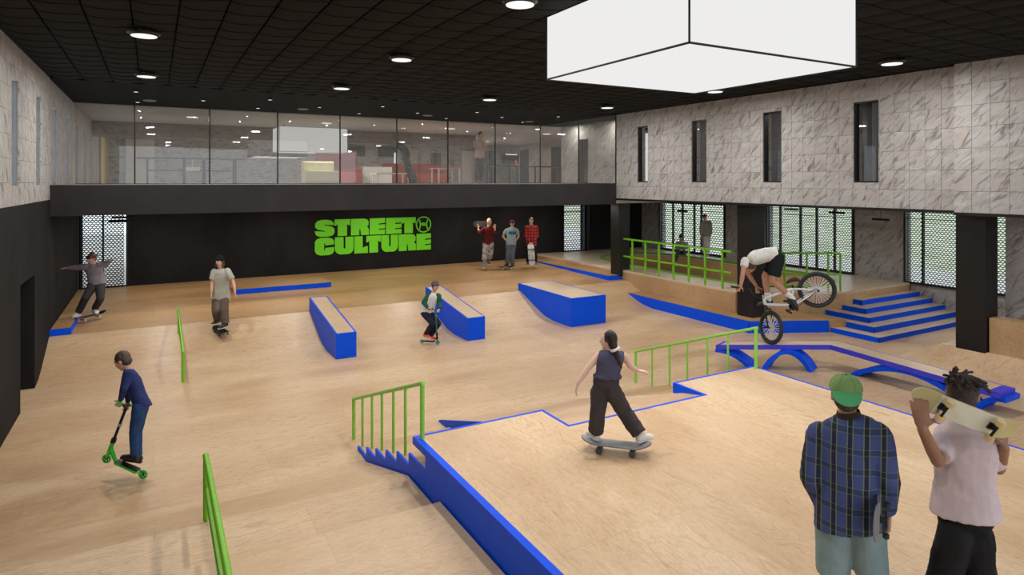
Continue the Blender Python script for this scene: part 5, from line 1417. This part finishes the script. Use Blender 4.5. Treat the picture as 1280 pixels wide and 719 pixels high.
scooter('teal scooter ridden by the child in the helmet', at(546.9, 428.3, 13.42), at(527.4, 426.8, 13.5), at(544.3, 389.5, 13.33), at(536, 386.6, 13.36), at(552.6, 385.4, 13.30), CAMDIR + RT * .1, .82, M_DKM, plain('teal_wheel', (26, 150, 140)), plain('teal_bar', (28, 128, 122), .35), M_DKM, .012)
# 4,5,6 ------------------------------------------ three people at the back
J4 = dict(head=(611.4, 277.4), neck=(611.2, 283.2), pelvis=(610.2, 303), shR=(605.4, 285.9), shL=(616.8, 285.9), elR=(599.2, 291.6, -.05), wrR=(597.6, 285.8, .02), elL=(619.2, 291.8, -.1), wrL=(618.6, 286, -.12),
          hipR=(607.6, 305), hipL=(613, 305), knR=(606.4, 317.6, -.12), knL=(613, 316.2, -.05), anR=(605.2, 331.6, -.28), anL=(611, 327.2, .12), toeR=(604.2, 338, -.5), toeL=(613, 330.2, -.15))
person('person in maroon sweater and blotchy grey shorts walking with a board behind the neck', J4, 1.68, 20.75, CAMDIR, dict(hair=H_BLOND, headup=(0, 0, 1), top=dict(kind='long', mat=cloth('maroon_knit', (92, 28, 28)), g=.02, hem=.06, cuff=.5, name='sweater'),
       bottom=dict(name='shorts', mat=cloth('blotchy_print', (172, 160, 154), .38, .9, 12), len=1.55, g=.03, wide=(1, 1.4, 1.6)), shoe=plain('grey_shoe', (110, 104, 100)), sock=cloth('grey_sock', (130, 124, 120)),
       handR=dict(d=UP - RT * .2, n=CAMDIR), handL=dict(d=UP, n=CAMDIR)), vox=.014)
skateboard('dark skateboard held behind the neck of the person in the maroon sweater', at(603, 280.2, 20.9), RT, CAMDIR * -1 + UP * .0, .62, .19, deck=plain('charcoal_deck', (52, 50, 50)), wheel=plain('grey_wheel', (70, 68, 66)))
J5 = dict(head=(640.3, 279.3), neck=(640, 284.2), pelvis=(638.8, 303.8), shR=(633.4, 287.2), shL=(645.8, 287.2), elR=(628.6, 295.2, .05), wrR=(633, 301.4, -.08), elL=(648.2, 295.4, .05), wrL=(644.6, 301.2, -.08),
          hipR=(636, 306), hipL=(641.6, 306), knR=(634.8, 318, -.05), knL=(640.6, 318.4, -.03), anR=(634, 330, -.02), anL=(640.6, 330.8, 0), toeR=(630.4, 333.4, -.2), toeL=(640.2, 334.6, -.25))
p5, P5 = person('person in pale teal printed tee and grey jeans standing with hands on hips', J5, 1.62, 20.95, CAMDIR + RT * .15, dict(skin=SKIN2, hair=H_DARK, headup=(0, 0, 1), cap='cap', capmat=cloth('red_brown_cap', (98, 56, 52)), brimtilt=-.2,
       top=dict(kind='tee', mat=cloth('teal_grey_tee', (134, 160, 162)), g=.026, hem=.06), bottom=dict(mat=cloth('grey_denim', (92, 98, 108)), len=1.95, g=.024, wide=(1, 1.1, 1.2)), shoe=plain('dark_shoe', (48, 46, 48)),
       handR=dict(d=RT * .6 - UP * .5, n=RT), handL=dict(d=-RT * .6 - UP * .5, n=-RT)), vox=.014)
m = MB(); pc = at(639.8, 291, 20.95 - .155)
for i, (w_, h_) in enumerate(((.05, .08), (.05, .075), (.055, .08), (.05, .08))):
    c = pc + RT * (-.10 + .066 * i); 
    for q in range(3):
        m.prism([c + RT * 0 + UP * (.03 * q - .04), c + RT * w_ + UP * (.03 * q - .04), c + RT * w_ + UP * (.03 * q - .022), c + UP * (.03 * q - .022)], CAMDIR * .012)
    m.prism([c + UP * -.04, c + RT * .014 + UP * -.04, c + RT * .014 + UP * .04, c + UP * .04], CAMDIR * .012)
m.build('chest_print', cloth('print_dark', (44, 52, 60)), p5)
skateboard('dark skateboard under the foot of the person in the pale teal tee', at(632.5, 335.6, 20.75) - UP * .02, RT * .9 + FW * .3, UP, .62, .18, deck=plain('charcoal_deck', (52, 50, 50)))
J6 = dict(head=(664, 276.2), neck=(663.9, 281.6), pelvis=(664.3, 304), shR=(658.4, 284.6), shL=(670.2, 284.9), elR=(657.4, 294.6, -.05), wrR=(661.8, 303, -.22), elL=(670.8, 295, -.05), wrL=(665.6, 303, -.22),
          hipR=(661.6, 306), hipL=(667.2, 306), knR=(660, 317.5), knL=(668.8, 317.5), anR=(660, 328.2), anL=(669.2, 328.2), toeR=(660, 332.4, -.25), toeL=(669.6, 332.6, -.25))
person('person in red and black checked overshirt leaning on an upright white board', J6, 1.66, 21.2, CAMDIR, dict(hair=plain('hair_ash', (110, 98, 90)), hairstyle='messy', headup=(0, 0, 1), top=dict(kind='long', mat=plaid('red_check', (206, 52, 46), (34, 24, 26), (0, 0, 0), 1.0, True), g=.028, hem=.08, name='overshirt'),
       bottom=dict(mat=cloth('black_trousers', (32, 32, 34)), len=1.95, g=.02), shoe=plain('grey_shoe', (150, 146, 142)), handR=dict(d=RT * .3 - UP, n=FW), handL=dict(d=-RT * .3 - UP, n=FW)), vox=.014)
skateboard('white skateboard with dark graphic stood on end before the red checked shirt', at(664.4, 318.8, 20.86), UP + RT * -.08, FW, .74, .21, deck=M_WHITE, base=cloth('white_graphic', (206, 206, 200), .3, .6, 8), wheel=plain('grey_wheel', (70, 68, 66)))
# 7 ------------------------------------------------ balcony
J7 = dict(head=(601.2, 169, 0), neck=(599.8, 174.6, .03), pelvis=(599.8, 196.5, .02), shR=(593.8, 178, 0), shL=(606.2, 178.2, 0), elR=(595.8, 186.8, -.1), wrR=(602.2, 187, -.2), elL=(607.6, 187.4, -.12), wrL=(602.6, 178.6, -.2),
          hipR=(596.9, 198.8), hipL=(602.6, 198.8), knR=(596.4, 211.8), knL=(602.6, 211.8), anR=(595.2, 226.4, .02), anL=(600.6, 226.4, .1), toeR=(594.6, 229, -.2), toeL=(602, 229, -.1))
person('bearded person in pink tee and grey trousers behind the gallery glass, hand on chin', J7, 1.76, 21.95, CAMDIR * .7 + RT * .6, dict(skin=SKIN2, hair=H_DARK, headup=(0, 0, 1), top=dict(kind='tee', mat=cloth('dusty_pink_tee', (206, 178, 168)), g=.016, hem=.04), bottom=dict(mat=cloth('slate_trousers', (84, 82, 88)), len=1.96, g=.014), shoe=plain('dark_shoe', (48, 46, 48)),
       handR=dict(d=RT, n=-UP, curl=.6), handL=dict(d=UP - RT * .2, n=FW * .3 - RT, curl=.9)), vox=.014)
# 8 ------------------------------------------------ seated on the bowl rim
J8 = dict(head=(851.2, 297, 0), neck=(851.8, 302.2, .05), pelvis=(852.2, 315.2, .15), shR=(846.8, 304.4, .05), shL=(857.6, 304.4, .05), elR=(845.6, 310, -.05), wrR=(850, 312.2, -.25), elL=(859.2, 309.8, -.05), wrL=(853, 312.2, -.25),
          hipR=(849.6, 315.8, .1), hipL=(855, 315.8, .1), knR=(847, 316.4, -.33), knL=(855.4, 317.2, -.33), anR=(846, 329.8, -.30), anL=(854.6, 330.4, -.30), toeR=(844, 334, -.5), toeL=(852.2, 335, -.5))
person('person in dark beanie and grey top sitting on the far rim of the bowl', J8, 1.5, 23.3, CAMDIR - UP * .3, dict(hair=H_DARK, cap='beanie', capmat=cloth('charcoal_knit', (60, 60, 60)), headup=(0, 0, 1), top=dict(kind='long', mat=cloth('ash_top', (142, 142, 138)), g=.02, hem=.04), bottom=dict(mat=cloth('slate_jeans', (84, 84, 96)), len=1.95, g=.018), shoe=M_WHITE), vox=.014)
# 9 ------------------------------------------------ standing by the window
J9 = dict(head=(880.8, 271.6), neck=(882, 276.4), pelvis=(882.6, 294), shR=(877.6, 279), shL=(887, 278.8), elR=(876.6, 287, .0), wrR=(876.8, 294.5, -.1), elL=(888.4, 287), wrL=(888.2, 292.5, 0), hipR=(880.6, 296), hipL=(885.2, 296),
          knR=(880.8, 306), knL=(884.8, 306), anR=(881.4, 318.6), anL=(884.8, 318.6), toeR=(879.8, 322, -.2), toeL=(884, 322.5, -.2))
person('person in red cap, long grey top and white trousers standing by the glazed bay', J9, 1.46, 22.1, CAMDIR * .8 - RT * .6, dict(hair=H_BROWN, cap='cap', capmat=cloth('red_cap', (190, 52, 60)), headup=(0, 0, 1), top=dict(kind='long', mat=cloth('stone_top', (158, 158, 148)), g=.034, hem=.05, flare=.01), bottom=dict(mat=cloth('white_trousers', (214, 210, 206)), len=1.96, g=.02), shoe=plain('pink_shoe', (190, 166, 160))), vox=.014)
skateboard('small dark skateboard held beside the person in the red cap', at(877, 299.5, 22.05), UP, RT + CAMDIR * .3, .46, .14, deck=plain('charcoal_deck', (52, 50, 50)), base=plain('pink_graphic', (186, 120, 116)))
# 10 ----------------------------------------------- rider
D10 = 11.75
J10 = dict(head=(938.5, 333, .0), neck=(935.5, 324.5, 0), pelvis=(970, 318.8, 0), shL=(930.6, 326.2, .20), shR=(930.6, 326.2, -.20), elL=(935.5, 343, .28), wrL=(945.6, 357.8, .34), elR=(928.6, 342, -.30), wrR=(926.3, 355.6, -.34),
           hipL=(970, 322, .10), hipR=(972, 322.5, -.10), knL=(955.8, 345.5, .14), anL=(961, 376.5, .12), toeL=(951.5, 384.5, .10), knR=(966, 351, -.14), anR=(991.2, 373.6, -.14), toeR=(984.5, 390.5, -.16))
rid, P10 = person('bike rider in white tee and black shorts bent over a white stunt bike in mid-trick', J10, 1.86, D10, (-RT * .25 - UP * .95), dict(skin=SKIN2, hair=H_BROWN, headup=(-1, -.2, .4), hs=1.0, top=dict(kind='tee', mat=cloth('white_tee', (226, 224, 218)), g=.026, hem=.04, sl=.45),
       bottom=dict(name='shorts', mat=cloth('black_shorts', (30, 36, 38)), len=.80, g=.03, wide=(1, 1.1, 1)), shoe=plain('dark_green_shoe', (38, 50, 50)), sole=plain('dark_sole', (30, 34, 34)), sock=cloth('white_sock', (224, 224, 222)), sockh=.28, upfootR=(RT * .85 + UP * .55), bend=.03,
       handR=dict(d=-UP * .5 - RT * .3, n=FW * .5 - UP * .5, curl=1.0), handL=dict(d=-UP * .5 + RT * .1, n=-FW * .5 - UP * .5, curl=1.0)), vox=.012)
bike = thing('stunt_bike', 'white framed stunt bike nose-down on its turned front wheel above the bench', 'bicycle', at(985, 390, D10))
rc = at(1021.3, 362.4, D10); fc = at(963.8, 409.6, D10); px = D10 / FPX
MW = plain('white_frame', (232, 230, 228), .3); MT = plain('tyre', (38, 44, 44), .7); MR = plain('alloy', (196, 188, 178), .35, .5)
def wheel(nm, c, ax, R):
    ax = V3(ax).normalized(); t_ = MB().torus(c, ax, R - .030, .034, 40, 10).build('tyre', MT, bike, smooth=True)
    MB().torus(c, ax, R - .066, .012, 36, 6).build('rim', M_DKM, t_, smooth=True)
    u = ax.orthogonal().normalized(); v = ax.cross(u); m = MB()
    for i in range(28):
        a = 2 * PI * i / 28; m.tube(c + ax * (.03 if i % 2 else -.03) + (u * math.cos(a + .4) + v * math.sin(a + .4)) * .02, c + (u * math.cos(a) + v * math.sin(a)) * (R - .07), .006, n=4)
    m.build('spokes', MW, t_); MB().tube(c - ax * .05, c + ax * .05, .026, n=12).build('hub', MR, t_, smooth=True)
    for s_ in (-1, 1): MB().tube(c + ax * s_ * .05, c + ax * s_ * .15, .02, n=10).build('peg', M_DKM, t_, smooth=True)
wheel('rear', rc, FW * .95 + RT * .25, 22.4 * px)
wheel('front', fc, FW * .30 + RT * .95 - UP * .10, 20.6 * px)
bb = at(990.5, 382, D10); hd0 = at(956.5, 380.5, D10); hd1 = at(955, 373, D10); seat = at(990.4, 356, D10); sj = at(990.8, 361, D10)
MB().tube(hd0, bb, .026).tube(hd1, sj, .023).tube(bb, sj, .02).tube(hd0, hd1, .03).build('frame', MW, bike, smooth=True)
for s_ in (-.06, .06):
    MB().tube(bb + FW * s_ * .6, rc + FW * s_, .013).tube(sj + FW * s_ * .4, rc + FW * s_, .012).build('chain_stay', MW, bike, smooth=True)
axf = (FW * .30 + RT * .95 - UP * .10).normalized()
crown = at(959.5, 386.5, D10)
MB().tube(hd0, crown, .022).tube(crown, crown + axf * .065, .02).tube(crown, crown - axf * .065, .02).tube(crown + axf * .065, fc + axf * .065, .015).tube(crown - axf * .065, fc - axf * .065, .015).build('fork', MT, bike, smooth=True)
MB().tube(hd1, at(954, 369.5, D10), .026).build('stem', MR, bike, smooth=True)
gl, gr = P10['wrR'] + V3((0, 0, -.06)) - RT * .06, P10['wrL'] + V3((0, 0, -.06)) + RT * .04
c0 = at(951.5, 374, D10)
MB().path([gl - RT * .10 + UP * .02, gl + RT * .08, at(938, 361, D10 - .2), at(943, 370.5, D10 - .08), c0, at(955, 371, D10 + .08), at(950, 362, D10 + .22), gr, gr + RT * .14 - FW * .0], .013, 8).build('handlebar', M_DKM, bike, smooth=True)
for a, b in ((gl - RT * .12 + UP * .02, gl + RT * .04), (gr - RT * .02, gr + RT * .15)): MB().tube(a, b, .02, n=10).build('grip', MT, bike, smooth=True)
MB().tube(sj, seat, .015).build('seat_post', M_DKM, bike, smooth=True)
MB().loft([(at(983, 353.6, D10), UP * .025, FW * .02), (at(988, 350.6, D10), UP * .04, FW * .04), (at(994, 348.8, D10), UP * .04, FW * .08), (at(998, 350, D10), UP * .03, FW * .07)], 12).build('saddle', MT, bike, smooth=True)
MB().disc(bb - FW * .05, .085, .012, 24, FW).build('sprocket', M_DKM, bike)
pR, pL = P10['anR'] + RT * .03 - UP * .02, P10['anL'] + V3((0, 0, -.09))
cr = at(996.5, 386.5, D10 - .1); MB().tube(bb - FW * .1, at(985.5, 388.5, D10 - .1), .014).tube(bb + FW * .1, at(990.5 - 6.5, 377, D10 + .1), .014).build('crank', M_DKM, bike, smooth=True)
q = at(986, 389.5, D10 - .17); MB().tube(q - RT * .05 + UP * .03, q + RT * .05 - UP * .03, .022, n=8).build('pedal', MT, bike, smooth=True)
q = at(983, 376.5, D10 + .17); MB().tube(q - RT * .05, q + RT * .05, .022, n=8).build('pedal', MT, bike, smooth=True)
MB().path([at(1021, 361, D10 - .07), at(1005, 369, D10 - .07), bb - FW * .06 + UP * .08], .006, 6).path([at(1020, 365, D10 - .07), at(1005, 377, D10 - .07), bb - FW * .06 - UP * .08], .006, 6).build('chain', M_DKM, bike)
# 11 ----------------------------------------------- long-haired skater on the deck
D11 = 6.05
J11 = dict(head=(760.6, 426, .03), neck=(765, 438.5, 0), pelvis=(757.5, 479, 0), shL=(749.5, 443.5, .04), shR=(779.5, 445, .02), elL=(734.5, 461, 0), wrL=(722.5, 479.5, -.04), elR=(787.5, 457.5, .03), wrR=(796, 463.2, .08),
           hipL=(749.6, 489, .03), hipR=(766, 489.5, -.03), knL=(747, 515, -.03), knR=(780, 514.5, .06), anL=(744.5, 541.5, .05), anR=(801, 545, -.05), toeL=(737, 549, .16), toeR=(812, 552, .02))
lh, _ = person('skater with long dark hair, violet sleeveless top and dark trousers, seen from behind', J11, 1.30, D11, (-RT * .92 + FW * .35), dict(skin=plain('skin_pale', (226, 184, 166), .55, 0, .05), hair=H_DARK, headup=(0, 0, 1), hs=1.02, build=.98,
       top=dict(kind='tank', mat=cloth('violet_grey_top', (84, 82, 106)), g=.018, hem=-.105, flare=.010, name='top', wr=.004), bottom=dict(mat=cloth('dark_brown_trousers', (72, 67, 67)), len=1.92, g=.028, wide=(1.1, 1.5, 1.9), wr=.010), shoe=M_WHITE,
       locks=[((763, 420, -.03), (767, 434, -.07), .075, .05), ((767, 433, -.07), (772, 447, -.09), .045, .03), ((772, 446, -.09), (777, 460, -.10), .028, .012)],
       handL=dict(d=-RT * .3 - UP, n=RT, curl=.5), handR=dict(d=RT + UP * -.1, n=-UP, curl=.5)), vox=.008)
MB().torus(at(768.6, 436.5, D11 - .08), (RT * .45 - UP), .036, .013, 16, 8).build('hair_tie', M_WHITE, lh, smooth=True)
skateboard('grey skateboard ridden by the long-haired skater', at(770, 555.5, D11 - .02) - UP * .0725, at(812, 556, D11 - .1) - at(729, 547, D11 + .06), UP, .66, .17, deck=plain('dove_deck', (128, 128, 130)), grip=plain('light_grip', (150, 150, 152), .6), wheel=plain('olive_wheel', (66, 68, 60)), wz=1.3)
# 12 ----------------------------------------------- green cap, checked shirt
D12 = 3.46
J12 = dict(head=(1057.5, 494, .0), neck=(1060.5, 520, -.01), pelvis=(1062, 640, -.02), shL=(1026, 545, .07), shR=(1095.5, 545, -.07), elL=(1015.5, 596, .06), wrL=(1027.5, 634, .14), elR=(1108, 598, -.12), wrR=(1110.5, 640, -.06),
           hipL=(1044, 650, .04), hipR=(1081, 650, -.04), knL=(1041, 722, .06), knR=(1090, 722, -.03), anL=(1040, 806, .0), anR=(1092, 806, -.08), toeL=(1034, 812, .2), toeR=(1100, 818, .12))
M_CHECK = plaid('blue_check', (74, 86, 134), (34, 34, 36), (136, 146, 86), .98)
person('person in backwards green cap and blue checked shirt seen from behind', J12, 1.52, D12, (FW * .90 + RT * .40 - UP * .12), dict(skin=SKIN, hair=H_BROWN, cap='capback', capmat=cloth('moss_green_cap', (128, 160, 98), .05), brimmat=cloth('mint_brim', (92, 176, 118), .05), brimtilt=-.75, headup=(-.02, 0, 1), hs=1.0, build=1.04,
       top=dict(kind='long', mat=M_CHECK, g=.030, hem=.085, flare=.006, collar=True, collarmat=cloth('dark_collar', (64, 56, 44)), wr=.006, ws=13, cuff=.9, name='shirt'), bottom=dict(name='shorts', mat=cloth('pale_denim', (136, 158, 160), .05), len=.93, g=.030, wide=(.85, .85, 1), wr=.004), shoe=M_WHITE,
       handL=dict(d=-UP + RT * .35, n=RT, curl=.3), handR=dict(d=-UP - RT * .12, n=-RT, curl=1.0)), vox=.007)
skateboard('grey and lime skateboard held at the side of the person in the green cap', at(1110, 641, D12 - .14), FW + UP * -.05 + RT * .49, -RT * 1.0 + UP * .03 + FW * .49, .44, .19, deck=plain('dove_deck', (128, 128, 130)), grip=plain('light_grip', (150, 150, 152), .6), base=plain('lime_graphic', (150, 180, 70), .5, 0, .3), wheel=plain('black_wheel', (34, 34, 34)), truck=M_DKM)
# 13 ----------------------------------------------- pink tee, board across the shoulders
D13 = 3.2
J13 = dict(head=(1203, 491.5, .04), neck=(1206.5, 520, .0), pelvis=(1206, 641, 0), shL=(1181.5, 540, .06), shR=(1229, 546, -.06), elL=(1172, 577, -.06), wrL=(1153.5, 537, -.17), elR=(1248, 586, .0), wrR=(1254.5, 560, -.12),
           hipL=(1194, 664, 0), hipR=(1219, 664, 0), knL=(1178, 735, .04), knR=(1226, 735, .04), anL=(1172, 828, -.04), anR=(1232, 828, -.04), toeL=(1168, 838, .2), toeR=(1238, 838, .2))
person('person with dreadlocks and pale pink tee carrying a board across the shoulders', J13, 1.60, D13, (FW * .8 + RT * .6), dict(skin=SKIN3, hair=plain('hair_dread', (58, 46, 38), .7, 0, .3), hairstyle='dread', dlean=.5, headup=(.05, 0, 1), hs=.92, build=.84,
       top=dict(kind='tee', mat=cloth('pale_pink_tee', (214, 194, 196), .04), g=.022, hem=.012, flare=.012, sl=.80, wr=.006, ws=11, name='tee'), bottom=dict(mat=cloth('black_denim', (34, 34, 35)), len=1.9, g=.024, wide=(.45, 1.1, 1.2), wr=.007), shoe=M_DKM,
       handL=dict(d=UP * .9 - RT * .12, n=RT * .45 + FW * .9, curl=.40, spread=.10), handR=dict(d=UP * .8 + RT * .05, n=-RT * .5 + FW * .8, curl=.6, spread=.08)), vox=.007)
bd = skateboard('cream skateboard with tan wheels carried across the shoulders of the pink tee', at(1214, 529.5, D13 - .25), at(1266, 553, D13 - .22) - at(1139, 503, D13 - .16), FW + RT * .68 + UP * .25, .485, .112, deck=plain('cream_edge', (196, 184, 130)), grip=M_DKM, base=plain('cream_deck', (226, 222, 200), .45, 0, .05), truck=M_DKM, wz=1.2)
# 14 ----------------------------------------------- boy on the green scooter
D14 = 7.36
J14 = dict(head=(153.2, 451, 0), neck=(160.5, 462.5, 0), pelvis=(177, 503.5, 0), shL=(160, 467.5, -.11), shR=(163.5, 467, .12), elL=(155.5, 484, -.17), wrL=(151, 500, -.12), elR=(160, 485, .16), wrR=(160, 502.5, .12),
           hipL=(174.5, 508.5, -.07), hipR=(177, 508.5, .07), knL=(167.8, 538.5, -.07), knR=(172, 538.5, .07), anL=(168.2, 570.5, -.06), anR=(172.6, 572, .05), toeL=(155, 580, -.05), toeR=(160, 583, .05))
upf = (UP * .95 + RT * .22)
person('boy in navy long-sleeved top and blue jeans hopping a green scooter', J14, 1.34, D14, (-RT * .86 - UP * .5), dict(hair=H_BROWN, hairstyle='messy', headup=(-.35, .25, .85), hs=1.16, top=dict(kind='long', mat=cloth('navy_top', (46, 56, 106)), g=.014, hem=.06, wr=.005, name='top'),
       bottom=dict(mat=cloth('blue_jeans', (44, 72, 118), .14), len=1.95, g=.014, wr=.006, wide=(1, 1, 1)), shoe=plain('near_black_shoe', (28, 28, 34)), sole=plain('dark_sole', (30, 34, 34)), upfootL=upf, upfootR=upf,
       handL=dict(d=-UP * .8 - RT * .5, n=-RT * .2 + FW * .9, curl=1.1), handR=dict(d=-UP * .8 - RT * .2, n=-FW * .9, curl=1.1)), vox=.008)
scooter('lime green scooter in mid-hop under the boy in the navy top', at(133.2, 573.6, D14), at(178.9, 593.2, D14), at(157.4, 510.6, D14), at(147, 504.4, D14 - .2), at(165.5, 507, D14 + .2), FW, .98, plain('lime_frame', (60, 196, 50), .35), plain('lime_wheel', (52, 190, 70), .45), M_DKM, plain('lime_grip', (70, 190, 90), .6), .012)
o = MB().tube(at(149.4, 533.2, D14), at(150.5, 529.4, D14), .0185, n=12).build('bar_sticker', plain('sky_sticker', (120, 180, 220)), bpy.data.objects['kick_scooter.001'])
